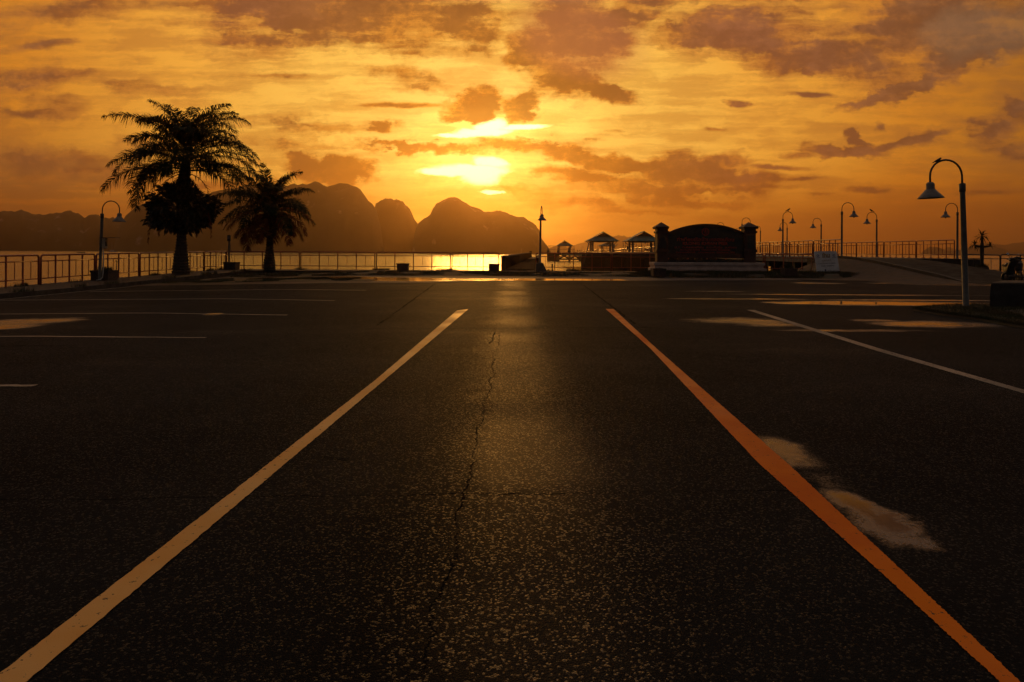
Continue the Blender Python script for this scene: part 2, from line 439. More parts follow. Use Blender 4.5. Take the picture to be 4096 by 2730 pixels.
M['dead_leaf'] = simple('withered_leaf', (.15, .036, .013), (.08, .022, .009), rough=.8, spec=.1, scale=3)
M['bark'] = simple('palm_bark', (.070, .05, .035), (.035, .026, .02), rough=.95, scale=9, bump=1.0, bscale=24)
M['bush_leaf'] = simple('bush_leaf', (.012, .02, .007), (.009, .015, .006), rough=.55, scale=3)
M['wood'] = simple('weathered_boards', (.04, .022, .014), (.022, .013, .009), rough=.85, scale=6, stretch=(6, .5, 6), bump=.6)
M['granite'] = simple('black_green_granite', (.030, .038, .034), (.018, .022, .022), rough=.35, scale=5, spec=.35)
M['sign_red'] = simple('sign_pillar_paint', (.060, .022, .016), (.035, .014, .011), rough=.6, scale=4, bump=.3)
M['letters'] = simple('red_lettering', (.5, .04, .014), (.4, .033, .012), rough=.5)
M['plinth'] = simple('pale_pink_plaster', (.58, .45, .39), (.44, .33, .28), rough=.75, scale=2.6, bump=.3)
M['board_white'] = simple('white_board', (.72, .71, .70), (.6, .59, .58), rough=.6, scale=3)
M['board_text'] = simple('board_print', (.07, .07, .09), (.06, .06, .08), rough=.6)
M['board_gold'] = simple('board_print_ochre', (.36, .24, .09), (.30, .20, .08), rough=.6)
M['board_blue'] = simple('board_print_blue', (.08, .09, .18), (.06, .07, .14), rough=.6)
M['stick'] = simple('timber_stick', (.30, .16, .07), (.2, .1, .05), rough=.7)
M['roof'] = simple('green_roof_sheet', (.085, .20, .17), (.06, .13, .12), rough=.5, scale=1.2)
M['gable'] = simple('dark_gable_board', (.06, .05, .04), (.04, .035, .03), rough=.8)
M['post'] = simple('pavilion_post', (.30, .24, .17), (.2, .16, .12), rough=.7)
M['pier_rail'] = simple('pier_rail_paint', (.26, .06, .03), (.18, .045, .025), rough=.2, scale=12, spec=1.0)
M['bird'] = simple('black_feathers', (.018, .017, .018), (.012, .012, .012), rough=.6)
M['cloth'] = simple('dark_clothes', (.05, .045, .05), (.03, .03, .035), rough=.85)
M['skin'] = simple('skin', (.22, .12, .08), (.2, .11, .07), rough=.6)
M['black_plastic'] = simple('black_plastic', (.018, .018, .018), (.012, .012, .012), rough=.4)
M['scooter'] = simple('scooter_paint', (.02, .02, .022), (.014, .014, .016), rough=.55, spec=.2)
M['mirror'] = simple('mirror_glass', (.5, .53, .56), (.45, .48, .5), rough=.1, metal=1)
M['tail'] = simple('amber_lens', (.5, .10, .02), (.4, .08, .02), rough=.2)
M['pvc'] = simple('white_pvc', (.5, .5, .46), (.4, .4, .37), rough=.5)
M['cream'] = simple('cream_box', (.45, .38, .24), (.36, .3, .2), rough=.6)
M['boat'] = simple('boat_paint', (.5, .5, .5), (.35, .35, .35), rough=.5)

def line_mat(name, c1, c2, wear=.62):
    """road paint, chipped through to the asphalt in spots"""
    m, t, b = new_mat(name)
    v = t.node('ShaderNodeTexCoord').outputs['Object']
    n = t.noise(v, 1.3, 4, .6)
    chips = t.rng(t.noise(v, 26, 5, .7), wear, wear + .05)
    col = t.mix(t.rng(n, .35, .65), (*c1, 1), (*c2, 1))
    t.put(b.inputs['Base Color'], t.mix(chips, col, (.05, .045, .04, 1)))
    t.put(b.inputs['Roughness'], t.rng(t.noise(v, .8, 3, .5), .35, .65, .45, .65)); b.inputs['Specular IOR Level'].default_value = .10
    bp = t.node('ShaderNodeBump'); bp.inputs['Strength'].default_value = .5; bp.inputs['Distance'].default_value = .003
    t.put(bp.inputs['Height'], t.noise(v, 160, 4, .6)); t.l.new(bp.outputs[0], b.inputs['Normal'])
    return m
M['line_pale'] = line_mat('line_faded_yellow', (.85, .52, .19), (.80, .42, .11))
M['line_orange'] = line_mat('line_orange', (.80, .21, .004), (.68, .14, .003))
M['line_white'] = line_mat('line_white', (.30, .28, .245), (.20, .19, .17), .55)

# asphalt with wet patches, seams and puddles lying where they lie on the lot
def wx_(t, v, x): return t.add(x, t.mul(t.sub(t.noise(v, 1.4, 3, .6), .5), .25))
def asphalt():
    m, t, b = new_mat('wet_asphalt')
    v = t.node('ShaderNodeTexCoord').outputs['Object']
    x, y, z = t.sep(v)
    P = t.xyz(x, y, 1.0)
    wn = t.vmath('MULTIPLY', t.vmath('SUBTRACT', t.noise(v, 2.2, 4, .65, color=True), (.5, .5, .5)), (.4, .4, 0))
    PW = t.vmath('ADD', P, wn)
    spots = [(55, 741, 110, 10), (10, 752, 70, 8), (490, 722.5, 24, 2.6),
             (1815, 1045, 62, 42), (1900, 1100, 40, 22), (1960, 1165, 62, 40), (2040, 1205, 82, 46), (2095, 1245, 66, 36),
             (1690, 738, 120, 9), (1760, 747, 90, 5), 
             (2035, 698, 250, 5.2), (1700, 687.5, 170, 1.8), (2110, 690.5, 230, 1.7), (1640, 670, 80, 1.2),
             (2160, 746, 150, 8), (2010, 737, 60, 3.2), (1960, 760, 200, 3), (1950, 678, 300, 1.2),
             (2250, 655, 160, 1.6), (1880, 651, 60, 1.4), (2120, 652, 120, 1.2)]
    pm = None
    amps = [.5, .42, .8, .5, .3, .85, 1.0, .85, .48, .38, 1.0, .6, .6, .45, .7, .4, .4, .5, .5, .5, .5]
    for i, (cx, cy, rx, ry) in enumerate(spots):
        c = Gv(cx, cy); a1 = Gv(cx - rx, cy); a2 = Gv(cx + rx, cy); b1 = Gv(cx, cy - ry); b2 = Gv(cx, cy + ry)
        g = t.blob(PW, c.x, (b1.y + b2.y) / 2, abs(a2.x - a1.x) / 2, abs(b1.y - b2.y) / 2, 0, amps[min(i, len(amps) - 1)], 1.25)
        pm = t.math('MAXIMUM', g, 0.0) if pm is None else t.math('SMOOTH_MAX', pm, g, .35) if ry > 20 else t.math('MAXIMUM', pm, g)
    agg = t.noise(v, 62, 4, .75)
    cells = t.voronoi(v, 105)
    big = t.noise(v, .32, 4, .6)
    streak = t.noise(t.vmath('MULTIPLY', v, (.25, 1.6, 1)), .5, 4, .6)
    pd = t.add(pm, t.mul(t.math('MULTIPLY', pm, 4.0, clamp=True), t.add(t.mul(t.sub(agg, .5), 1.5), t.add(t.mul(t.sub(t.noise(v, 8, 3, .6), .5), .45), t.mul(t.sub(t.noise(t.vmath('MULTIPLY', v, (.35, 1, 1)), 1.1, 5, .7), .5), 2.2)))))
    yw = t.add(y, t.mul(t.sub(t.noise(v, 3, 3, .6), .5), .35)); patch = t.mul(t.mul(t.rng(yw, 4.05, 4.3), t.rng(yw, 5.6, 6.8, 1, 0)), t.rng(wx_(t, v, x), -.3, -.1))
    lane = t.mul(t.rng(t.math('ABSOLUTE', t.sub(wx_(t, v, x), .06)), .15, .85, 1.0, 0.0), t.rng(t.noise(v, .35, 3, .5), .35, .6, .45, 1.0))
    puddle = t.rng(pd, .05, .95)
    damp = t.rng(t.add(pm, t.add(t.mul(t.sub(streak, .5), 1.4), t.mul(t.sub(big, .5), 1.3))), .05, .75)
    # seams and cracks
    wx = t.add(x, t.mul(t.sub(t.noise(v, 2.5, 5, .7), .5), .22))
    wy = t.add(y, t.mul(t.sub(t.noise(v, 2.0, 5, .7), .5), .16))
    def seam(ax, ay, bx, by, wid):
        A_ = Gv(ax, ay); B_ = Gv(bx, by); d = (B_ - A_).to_2d(); L = d.length; d /= L
        s_ = t.add(t.mul(t.sub(wx, A_.x), d.x), t.mul(t.sub(wy, A_.y), d.y))
        o_ = t.math('ABSOLUTE', t.add(t.mul(t.sub(wx, A_.x), -d.y), t.mul(t.sub(wy, A_.y), d.x)))
        inside = t.mul(t.math('GREATER_THAN', s_, 0.0), t.math('LESS_THAN', s_, L))
        return t.mul(inside, t.rng(o_, wid, wid * 2.2, 1.0, 0.0))
    seams = [(700, 757, 1500, 753, .008), (-60, 1150, 1830, 1128, .0025), (868, 748, 1000, 652, .014), (1340, 655, 1460, 745, .014), (1140, 765, 1125, 790, .008),
             (975, 1540, 1150, 770, .003), (740, 1052, 800, 1058, .014), (-60, 797, 180, 794, .012), (900, 668, 1420, 668, .02)]
    ck = None
    for s in seams:
        q = seam(*s); ck = q if ck is None else t.math('MAXIMUM', ck, q)
    ck = t.mul(ck, t.rng(t.noise(v, .9, 3, .5), .30, .55, 0.15, .75))
    strip = t.rng(t.math('ABSOLUTE', t.sub(wx, -.45)), .05, .5, 1.0, 0.0)     # dark worn wheel path
    tone = t.mix(t.rng(t.add(big, t.mul(t.sub(agg, .5), .5)), .35, .68), (.0125, .0130, .0145, 1), (.0235, .0245, .0265, 1))
    tone = t.mix(t.rng(cells, .05, .34), t.mix(t.noise(v, 55, 2, .5), (.050, .050, .050, 1), (.017, .0175, .018, 1)), tone)
    tone = t.mix(t.mul(strip, .6), tone, (.010, .010, .011, 1))
    tone = t.mix(t.mul(damp, .45), tone, (.020, .018, .018, 1))
    tone = t.mix(puddle, tone, (.012, .011, .011, 1))
    tone = t.mix(ck, tone, (.006, .006, .006, 1))
    t.put(b.inputs['Base Color'], tone)
    rg = t.mix(damp, (.62, .62, .62, 1), (.45, .45, .45, 1))
    rg = t.mix(t.mul(lane, .7), rg, (.42, .42, .42, 1)); rg = t.mix(puddle, rg, (.06, .06, .06, 1))
    rg = t.mix(ck, rg, (.9, .9, .9, 1))
    t.put(b.inputs['Roughness'], rg)
    flake = t.rng(t.sep(t.voronoi(v, 105, out='Color'))[0], .80, .96)
    sp = t.math('MAXIMUM', t.mul(flake, t.math('MULTIPLY_ADD', lane, .34, .13)), t.math('MAXIMUM', t.rng(puddle, 0, 1, 0.0034, .36, smooth=False), t.math('MAXIMUM', t.mul(damp, .004), t.mul(lane, t.math('MULTIPLY_ADD', patch, .008, .0075)))))
    t.put(b.inputs['Specular IOR Level'], t.mul(sp, t.rng(ck, 0, 1, 1, .2)))
    bp = t.node('ShaderNodeBump'); bp.inputs['Distance'].default_value = .005
    t.put(bp.inputs['Strength'], t.rng(puddle, 0.0, 1.0, .85, 0.0, smooth=False))
    hgt = t.add(t.mul(t.rng(cells, 0, .5, 1, 0), .8), t.mul(agg, .8))
    hgt = t.sub(hgt, t.mul(ck, 2.0))
    t.put(bp.inputs['Height'], hgt); t.l.new(bp.outputs[0], b.inputs['Normal'])
    return m
M['asphalt'] = asphalt()

def pavers():
    m, t, b = new_mat('red_brown_pavers')
    v = t.node('ShaderNodeTexCoord').outputs['Object']
    x, y, z = t.sep(v)
    br = t.node('ShaderNodeTexBrick'); br.inputs['Scale'].default_value = 2.6; br.inputs['Mortar Size'].default_value = .03
    t.put(br.inputs['Vector'], v)
    br.inputs['Color1'].default_value = (.06, .022, .012, 1); br.inputs['Color2'].default_value = (.042, .018, .010, 1); br.inputs['Mortar'].default_value = (.03, .025, .02, 1)
    n = t.noise(v, .5, 5, .6)
    t.put(b.inputs['Base Color'], t.mix(t.rng(n, .45, .65), br.outputs[0], (.025, .02, .011, 1)))
    # a long wet gutter
    P = t.xyz(x, y, 1.0); pm = None
    for (cx, cy, rx, ry) in [(1050, 643.5, 260, 2.6), (900, 641, 160, 2.2), (1300, 643.5, 160, 2.2), (760, 640, 120, 3.5), (860, 645.5, 200, 1.4)]:
        a1 = Gv(cx - rx, cy); a2 = Gv(cx + rx, cy); b1 = Gv(cx, cy - ry); b2 = Gv(cx, cy + ry)
        g = t.blob(P, (a1.x + a2.x) / 2, (b1.y + b2.y) / 2, abs(a2.x - a1.x) / 2, abs(b1.y - b2.y) / 2, 0, 1, 1)
        pm = t.math('MAXIMUM', g, 0.0) if pm is None else t.math('MAXIMUM', pm, g)
    pd = t.rng(t.add(pm, t.mul(t.sub(t.noise(v, 1.6, 5, .65), .5), 1.4)), .25, .45)
    t.put(b.inputs['Roughness'], t.rng(pd, 0, 1, .7, .06, smooth=False))
    bp = t.node('ShaderNodeBump'); bp.inputs['Distance'].default_value = .008
    t.put(bp.inputs['Strength'], t.rng(pd, 0.0, 1.0, .8, 0.04, smooth=False))
    t.put(bp.inputs['Height'], t.add(br.outputs[1], t.noise(v, 30, 4, .6))); t.l.new(bp.outputs[0], b.inputs['Normal'])
    return m
M['pavers'] = pavers()
M['soil_grass'] = simple('mown_turf', (.022, .025, .009), (.04, .022, .010), rough=.95, scale=1.4, bump=1.0, bscale=30)

def water():
    m, t, b = new_mat('sea_water')
    v = t.node('ShaderNodeTexCoord').outputs['Object']
    b.inputs['Base Color'].default_value = (.012, .016, .014, 1)
    b.inputs['Roughness'].default_value = .18; b.inputs['IOR'].default_value = 1.33
    w1 = t.noise(t.vmath('MULTIPLY', v, (.55, 1.0, 1)), 1.1, 4, .6)
    w2 = t.noise(t.vmath('MULTIPLY', v, (.5, 1.0, 1)), .16, 4, .6)
    w3 = t.noise(t.vmath('MULTIPLY', v, (.6, 1, 1)), 6.0, 3, .5)
    patch = t.rng(t.noise(t.vmath('MULTIPLY', v, (.02, .09, 1)), .6, 4, .6), .3, .7, .35, 1.0)
    bp = t.node('ShaderNodeBump'); bp.inputs['Distance'].default_value = .28
    t.put(bp.inputs['Strength'], t.mul(patch, .75))
    t.put(bp.inputs['Height'], t.add(t.add(t.mul(w1, .7), t.mul(w2, 1.6)), t.mul(w3, .12)))
    t.l.new(bp.outputs[0], b.inputs['Normal'])
    return m
M['water'] = water()

def hillmat():
    m, t, b = new_mat('forested_limestone')
    v = t.node('ShaderNodeTexCoord').outputs['Object']
    n = t.noise(v, .016, 6, .65); n2 = t.noise(t.vmath('MULTIPLY', v, (1, 1, .35)), .035, 5, .6)
    green = t.mix(t.rng(n, .35, .65), (.035, .045, .018, 1), (.06, .062, .03, 1))
    t.put(b.inputs['Base Color'], t.mix(t.rng(n2, .60, .72), green, (.24, .20, .17, 1)))
    b.inputs['Roughness'].default_value = .95
    b.inputs['Specular IOR Level'].default_value = .1
    return m
M['hill'] = hillmat()
# ---------------------------------------------------------------- setting
WATER_Z = -1.6
def sheet(name, mat, fn, xs, ys, kind='structure'):
    bm = bmesh.new()
    vs = [[bm.verts.new((x, y, fn(x, y))) for x in xs] for y in ys]
    for j in range(len(ys) - 1):
        for i in range(len(xs) - 1):
            f = bm.faces.new((vs[j][i], vs[j][i + 1], vs[j + 1][i + 1], vs[j + 1][i])); f.smooth = True
    me = bpy.data.meshes.new(name); bm.to_mesh(me); bm.free(); me.materials.append(mat)
    o = bpy.data.objects.new(name, me); COL.objects.link(o); o['kind'] = kind
    return o
def span(a, b, n): return [a + (b - a) * i / n for i in range(n + 1)]

sheet('water', M['water'], lambda x, y: WATER_Z, [-5200, 5200], [-600, 5400])
sheet('ground', M['asphalt'], gz, [-15.5 + i * 1.0 for i in range(0, 47)] + [36, 45, 70, 120], [-120, -60, -30, -20, -10, -5] + span(-2, 39.5, 60))
# sea wall and body of the quay under the lot
q = MB()
q.box((-16.7, -28, -1.6), (2.5, 143, 2.9)); q.build('seawall', M['dark_concrete'])['kind'] = 'structure'
q = MB(); q.box((51.25, 41.0, -1.55), (137.5, 3.0, 2.8)); q.build('seawall', M['dark_concrete'])['kind'] = 'structure'

# pavements: left strip and front strip
def zl(y): return lerp(.11, .30, max(0, min(1, (y - 23) / 19.0)))
def pave_top(x, y): return zl(y)
bm = MB()
ys = [-100, -20, 0, 10] + span(15, 42.6, 20)
for y0, y1 in zip(ys, ys[1:]):
    a, b_ = zl(y0), zl(y1)
    vs = [(-17.95, y0, a), (-15.5, y0, a), (-15.5, y1, b_), (-17.95, y1, b_)]
    lo = [(p[0], p[1], -.35) for p in vs]
    bm.poly(vs); bm.poly([vs[1], lo[1], lo[2], vs[2]]); bm.poly([vs[0], vs[3], lo[3], lo[0]])
    if y1 == ys[-1]: bm.poly([vs[2], vs[3], lo[3], lo[2]])
o = bm.build('pavement', M['earth']); o['kind'] = 'structure'
bm = MB(); bm.box((2.2, 41.0, .10), (35.4 - .004, 3.1, .40)); o = bm.build('pavement', M['earth']); o['kind'] = 'structure'
bm = MB(); bm.box((2.2, 39.4, .105), (35.38, .14, .41)); o = bm.build('kerb', M['kerb'], bevel=.02); o['kind'] = 'structure'
bm = MB()
for y0, y1 in zip(ys, ys[1:]):
    a, b_ = zl(y0) + .006, zl(y1) + .006
    vs = [(-15.52, y0, a), (-15.36, y0, a), (-15.36, y1, b_), (-15.52, y1, b_)]; lo = [(p[0], p[1], -.4) for p in vs]
    bm.poly(vs); bm.poly([vs[1], lo[1], lo[2], vs[2]]); bm.poly([vs[0], vs[3], lo[3], lo[0]])
o = bm.build('kerb', M['kerb']); o['kind'] = 'structure'

# red-brown paved verge with its wet gutter, turf strip, raised bed under the sign
def verge_front(x):
    v0 = [(-15.4, 27.3), (-9, 27.0), (-3.5, 27.9), (-1.0, 30.2), (4, 30.6), (9, 31.8), (14, 33.0), (20, 29.6), (21, 29.4)]
    for (a, ya), (b_, yb) in zip(v0, v0[1:]):
        if x <= b_: return lerp(ya, yb, max(0, (x - a) / (b_ - a)))
    return v0[-1][1]
def strip_sheet(name, mat, x0, x1, n, f0, f1, zf, rows=8, kind='structure'):
    bm = MB(); xs = span(x0, x1, n)
    grid = [[Vector((x, lerp(f0(x), f1(x), r / rows), 0)) for x in xs] for r in range(rows + 1)]
    for r in grid:
        for p in r: p.z = zf(p.x, p.y)
    vv = [[bm.bm.verts.new(p) for p in r] for r in grid]
    for r in range(rows):
        for i in range(n):
            f = bm.bm.faces.new((vv[r][i], vv[r][i + 1], vv[r + 1][i + 1], vv[r + 1][i])); f.smooth = True
    o = bm.build(name, mat, recalc=False); o['kind'] = kind
    return o
jit = lambda x, s: .25 * math.sin(x * 1.7 + s) + .15 * math.sin(x * 4.1 + 2 * s)
strip_sheet('verge', M['pavers'], -15.34, 14.5, 90, lambda x: verge_front(x) + .3 * jit(x, 0), lambda x: 36.4, lambda x, y: gz(x, y) + .012)
strip_sheet('verge', M['soil_grass'], -15.32, 17.5, 90, lambda x: 35.6 + jit(x, 2), lambda x: 39.31, lambda x, y: gz(x, y) + .03 + .09 * sstep(35.8, 38.5, y), rows=10)
strip_sheet('verge', M['soil_grass'], -15.3, -6.0, 30, lambda x: 28.6 + .35 * jit(x, 1) + .0 * x, lambda x: lerp(33, 30.5, (x + 15.3) / 9.3), lambda x, y: gz(x, y) + .026, rows=6)
def bed(x, y):
    return gz(x, y) + .005 + .20 * sstep(35.0, 36.2, y) * sstep(6.6, 7.6, x) * sstep(19.2, 18.2, x)
strip_sheet('planting_bed', M['soil_grass'], 6.6, 19.1, 60, lambda x: 34.9 + .4 * jit(x, 3), lambda x: 39.31, bed, rows=16)
# right-hand brown tongue of dirt in front of the bed
strip_sheet('verge', M['earth'], 14.0, 20.6, 40, lambda x: lerp(32.6, 30.6, (x - 14) / 6.6) + .3 * jit(x, 5), lambda x: lerp(35.4, 31.3, ((x - 14) / 6.6) ** .8), lambda x, y: gz(x, y) + .03, rows=6)

# concrete ramp climbing from the lot to the pier deck
DECK = 1.19
def ramp_z(x, y):
    h = (DECK - .17) * sstep(29.0, 42.5, y) ** .85
    side = sstep(28.4, 24.0, x)
    left = 1.0 if x >= 20.3 else sstep(16.6, 20.3, x)
    return gz(x, y) + .008 + h * side * left
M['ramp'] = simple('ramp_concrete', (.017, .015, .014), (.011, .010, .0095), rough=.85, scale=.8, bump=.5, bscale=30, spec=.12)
xs = span(20.3, 35.5, 40)
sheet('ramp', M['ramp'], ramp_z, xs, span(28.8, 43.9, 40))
sheet('slope', M['earth'], lambda x, y: ramp_z(x, y) - (.02 if x > 20.2 else 0), span(16.6, 20.28, 14), span(28.8, 43.0, 30))
bm = MB()
for y0, y1 in zip(span(30.2, 43.6, 20), span(30.2, 43.6, 20)[1:]):
    for xx in (20.25,):
        a = ramp_z(20.4, y0) + .13 * sstep(30.0, 32.5, y0); b_ = ramp_z(20.4, y1) + .13 * sstep(30.0, 32.5, y1)
        bm.poly([(xx - .1, y0, a), (xx + .1, y0, a), (xx + .1, y1, b_), (xx - .1, y1, b_)])
        bm.poly([(xx + .1, y0, a), (xx + .1, y0, a - .4), (xx + .1, y1, b_ - .4), (xx + .1, y1, b_)])
        bm.poly([(xx - .1, y0, a), (xx - .1, y1, b_), (xx - .1, y1, b_ - .6), (xx - .1, y0, a - .6)])
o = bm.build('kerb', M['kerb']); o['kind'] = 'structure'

# grass island at the foot of the near lamp
isl = [Gv(*p) for p in [(2095, 715), (2150, 709), (2240, 706), (2420, 705), (2520, 712), (2520, 790), (2420, 765), (2330, 752), (2250, 738), (2170, 727)]]
cI = sum(isl, Vector()) / len(isl)
bm = MB()
ringo = [bm.bm.verts.new(p + Vector((0, 0, .004))) for p in isl]
ringi = [bm.bm.verts.new(p.lerp(cI, .12) + Vector((0, 0, .10))) for p in isl]
ctr = bm.bm.verts.new(cI + Vector((0, 0, .12)))
for k in range(len(isl)):
    k2 = (k + 1) % len(isl)
    bm.bm.faces.new((ringo[k], ringo[k2], ringi[k2], ringi[k])); bm.bm.faces.new((ringi[k], ringi[k2], ctr))
o = bm.build('verge', M['soil_grass']); o['kind'] = 'structure'

# ---- painted lines: strips laid 4 mm above the asphalt
def strip(label, left, right, mat, n=480, dz=.005):
    """left and right edges are polylines of photo points (2353 wide) of equal length"""
    bm = MB(); rows = []
    for (l0, r0), (l1, r1) in zip(zip(left, right), list(zip(left, right))[1:]):
        A_, B_, C_, D_ = Gv(*l0), Gv(*r0), Gv(*l1), Gv(*r1)
        m = max(2, n // (len(left) - 1))
        for k in range(m + (1 if (l1, r1) == (left[-1], right[-1]) else 0)):
            s = k / m
            P0 = A_.lerp(C_, s); P1 = B_.lerp(D_, s)
            P0 = P0 + Vector((random.uniform(-.003, .003), 0, 0)); P1 = P1 + Vector((random.uniform(-.003, .003), 0, 0))
            rows.append((P0, P1))
    vs = [[bm.bm.verts.new((p.x, p.y, gz(p.x, p.y) + dz)) for p in r] for r in rows]
    for a, b_ in zip(vs, vs[1:]): bm.bm.faces.new((a[0], a[1], b_[1], b_[0]))
    o = bm.build('painted_line', mat, recalc=True)
    o['kind'] = 'structure'; o['label'] = label
    return o
def ground_strip(label, a, b_, wid, mat):
    A_, B_ = Gv(*a), Gv(*b_); d = (B_ - A_).normalized(); nrm_ = Vector((-d.y, d.x, 0)) * wid / 2
    bm = MB(); n = 24; vs = []
    for k in range(n + 1):
        p = A_.lerp(B_, k / n); wob = .012 * math.sin(k * 1.9)
        vs.append([bm.bm.verts.new((q_.x, q_.y + wob, gz(q_.x, q_.y) + .005)) for q_ in (p + nrm_, p - nrm_)])
    for a_, c_ in zip(vs, vs[1:]): bm.bm.faces.new((a_[0], a_[1], c_[1], c_[0]))
    o = bm.build('painted_line', mat); o['kind'] = 'structure'; o['label'] = label
    return o
strip('wide pale yellow line running from the bottom left towards the sun',
      [(1050, 714.5), (861, 876), (0, 1550), (-120, 1643)], [(1076, 711.5), (861.7 + 26, 871), (63, 1568), (-40, 1652)], M['line_pale'])
strip('wide deep orange line running to the bottom right corner',
      [(1392, 711), (1493.6, 801), (1744, 1067), (2027.6, 1321), (2390, 1655)], [(1410, 711), (1493.6 + 14, 801), (1744 + 66, 1067), (2080, 1321), (2436, 1655)], M['line_orange'])
strip('long white line slanting to the right edge beside the puddles',
      [(1716, 713), (2010, 806), (2353, 905.5), (2600, 977)], [(1733, 713), (2024, 803), (2353, 897), (2600, 964)], M['line_white'])
ground_strip('white bay line nearest the camera at the left edge', (-330, 886), (80, 887.5), .09, M['line_white'])
ground_strip('second white bay line from the front on the left', (-420, 780), (472, 777), .09, M['line_white'])
ground_strip('third white bay line from the front on the left crossing a puddle', (-300, 725), (660, 725), .09, M['line_white'])
ground_strip('fourth white bay line from the front on the left', (-60, 691), (769, 691.5), .10, M['line_white'])
ground_strip('farthest white bay line on the left before the palms', (205, 671), (841, 667.8), .11, M['line_white'])
ground_strip('white edge line along the left kerb', (-40, 693), (333, 656), .10, M['line_white'])

# ---- hills across the bay
from mathutils import noise as mnoise
def hill(pts, D, thick, seed, name='hills', dx=9.0, rough=2.6, lean=0.0):
    """profile in photo pixels (4096 wide); ridge stands D metres away, the hill is `thick` metres deep"""
    P = []
    for px, py in pts:
        d = ray(px, py); P.append((d.x * D, CAMZ + d.z * D))
    x0, x1 = P[0][0], P[-1][0]; n = int((x1 - x0) / dx); n = max(24, min(520, n)); rows = 22
    bm = bmesh.new(); vs = []
    for j in range(rows + 1):
        tt = -1 + 2 * j / rows
        prof = max(0.0, 1 - abs(tt) ** 2.6)
        row = []
        for i in range(n + 1):
            x = x0 + (x1 - x0) * i / n
            k = 0
            while k < len(P) - 2 and x > P[k + 1][0]: k += 1
            (xa, za), (xb, zb) = P[k], P[k + 1]
            s = (x - xa) / max(1e-6, xb - xa); s = lerp(s, s * s * (3 - 2 * s), .5)
            zr = lerp(za, zb, max(0, min(1, s)))
            h = zr - WATER_Z
            y = D + tt * thick * (.55 + .45 * mnoise.noise(Vector((x * .004, seed, tt))))
            q = Vector((x * .03, y * .03, seed))
            b_ = mnoise.noise(q * .35) * rough * 3.0 * (1 if abs(tt) > .12 else .0) + mnoise.noise(q * 2.4) * rough * 1.7 + mnoise.noise(q * 7.0) * rough * 1.6
            edge = min(1.0, i / 3, (n - i) / 3)
            gul = 1 - .22 * max(0, mnoise.noise(Vector((x * .012, tt * 1.5, seed + 5)))) * (1 if abs(tt) > .12 else 0)
            z = WATER_Z - 1.0 + (h + 1.0) * prof * gul + b_ * edge * min(1, h / 30) * (prof > .02)
            # farther rows must not rise over the ridge drawn by the middle row
            if tt > 0: z *= .985
            row.append(bm.verts.new((x * y / D, y, z)))
        vs.append(row)
    for j in range(rows):
        for i in range(n):
            f = bm.faces.new((vs[j][i], vs[j][i + 1], vs[j + 1][i + 1], vs[j + 1][i])); f.smooth = True
    me = bpy.data.meshes.new(name); bm.to_mesh(me); bm.free(); me.materials.append(M['hill'])
    o = bpy.data.objects.new(name, me); COL.objects.link(o); o['kind'] = 'structure'
    return o
def c2(pts, ox=0, oy=740, k=.2975): return [(ox + x * k, oy + y * k) for x, y in pts]
left = [(-420, 880), (-250, 862), (-120, 850)] + c2([(0, 365), (110, 355), (215, 368), (290, 345), (400, 385), (480, 405), (600, 410), (750, 378), (950, 365), (1050, 385), (1120, 430), (1145, 465), (1170, 425), (1220, 398), (1300, 410), (1400, 450), (1520, 455), (1700, 520)]) + [(620, 905), (760, 960), (900, 1003)]
hill(left, 1750, 300, 3.1)
main = [(452, 1000), (470, 930)] + c2([(1640, 500), (1660, 465), (1720, 425), (1750, 395), (1830, 320), (1950, 262)]) + [(640, 790), (740, 785), (837, 777), (914, 758), (1000, 742), (1100, 748), (1227, 746), (1265, 741), (1310, 748), (1334, 741)] + \
    c2([(60, 52), (130, 52), (190, 68), (260, 110), (330, 180), (372, 260), (400, 290), (440, 305), (480, 420), (520, 640), (540, 790)], 1340, 720, .3655)
hill(main, 1500, 330, 7.7)
mid = c2([(395, 790), (410, 420), (432, 300), (455, 268), (500, 235), (560, 210), (600, 212), (640, 225), (680, 215), (720, 230), (780, 280), (836, 345), (845, 390), (870, 440), (905, 485), (960, 640), (990, 790)], 1340, 720, .3655)
hill(mid, 1560, 150, 11.3, dx=6)
rgt = c2([(840, 790), (880, 560), (908, 490), (950, 440), (990, 418), (1025, 412), (1060, 370), (1080, 310), (1130, 265), (1190, 228), (1250, 208), (1330, 210), (1430, 262), (1540, 320), (1650, 355), (1720, 350), (1800, 345), (1880, 365), (1960, 402), (2060, 420), (2130, 448), (2190, 490), (2225, 545), (2245, 590), (2262, 650), (2290, 690), (2330, 730), (2362, 790)], 1340, 720, .3655)
hill(rgt, 1380, 200, 17.9, dx=6)
K5 = dict(ox=1940, oy=820, k=.2975)
hill([(2180, 1010), (2200, 992), (2225, 986), (2262, 990), (2290, 1000), (2330, 1010)], 2700, 250, 21.0, dx=12, rough=2)
hill(c2([(1000, 636), (1150, 560), (1260, 538), (1330, 515), (1420, 480), (1600, 470), (1700, 432), (1790, 412), (1860, 425), (1950, 440), (2080, 452), (2200, 500), (2340, 560)], **K5) + [(2760, 992), (2900, 1004), (3000, 1014)], 3600, 400, 23.0, dx=16, rough=3)
KR = dict(ox=3640, oy=880, k=.1938)
hill(c2([(210, 712), (240, 680), (290, 635), (350, 595), (430, 575), (520, 570), (600, 582), (680, 612), (740, 640), (900, 650), (980, 640), (1060, 612), (1180, 590), (1400, 570), (1700, 560), (1900, 600), (2100, 660), (2353, 690), (2500, 715)], **KR), 3000, 260, 27.0, dx=14, rough=3)
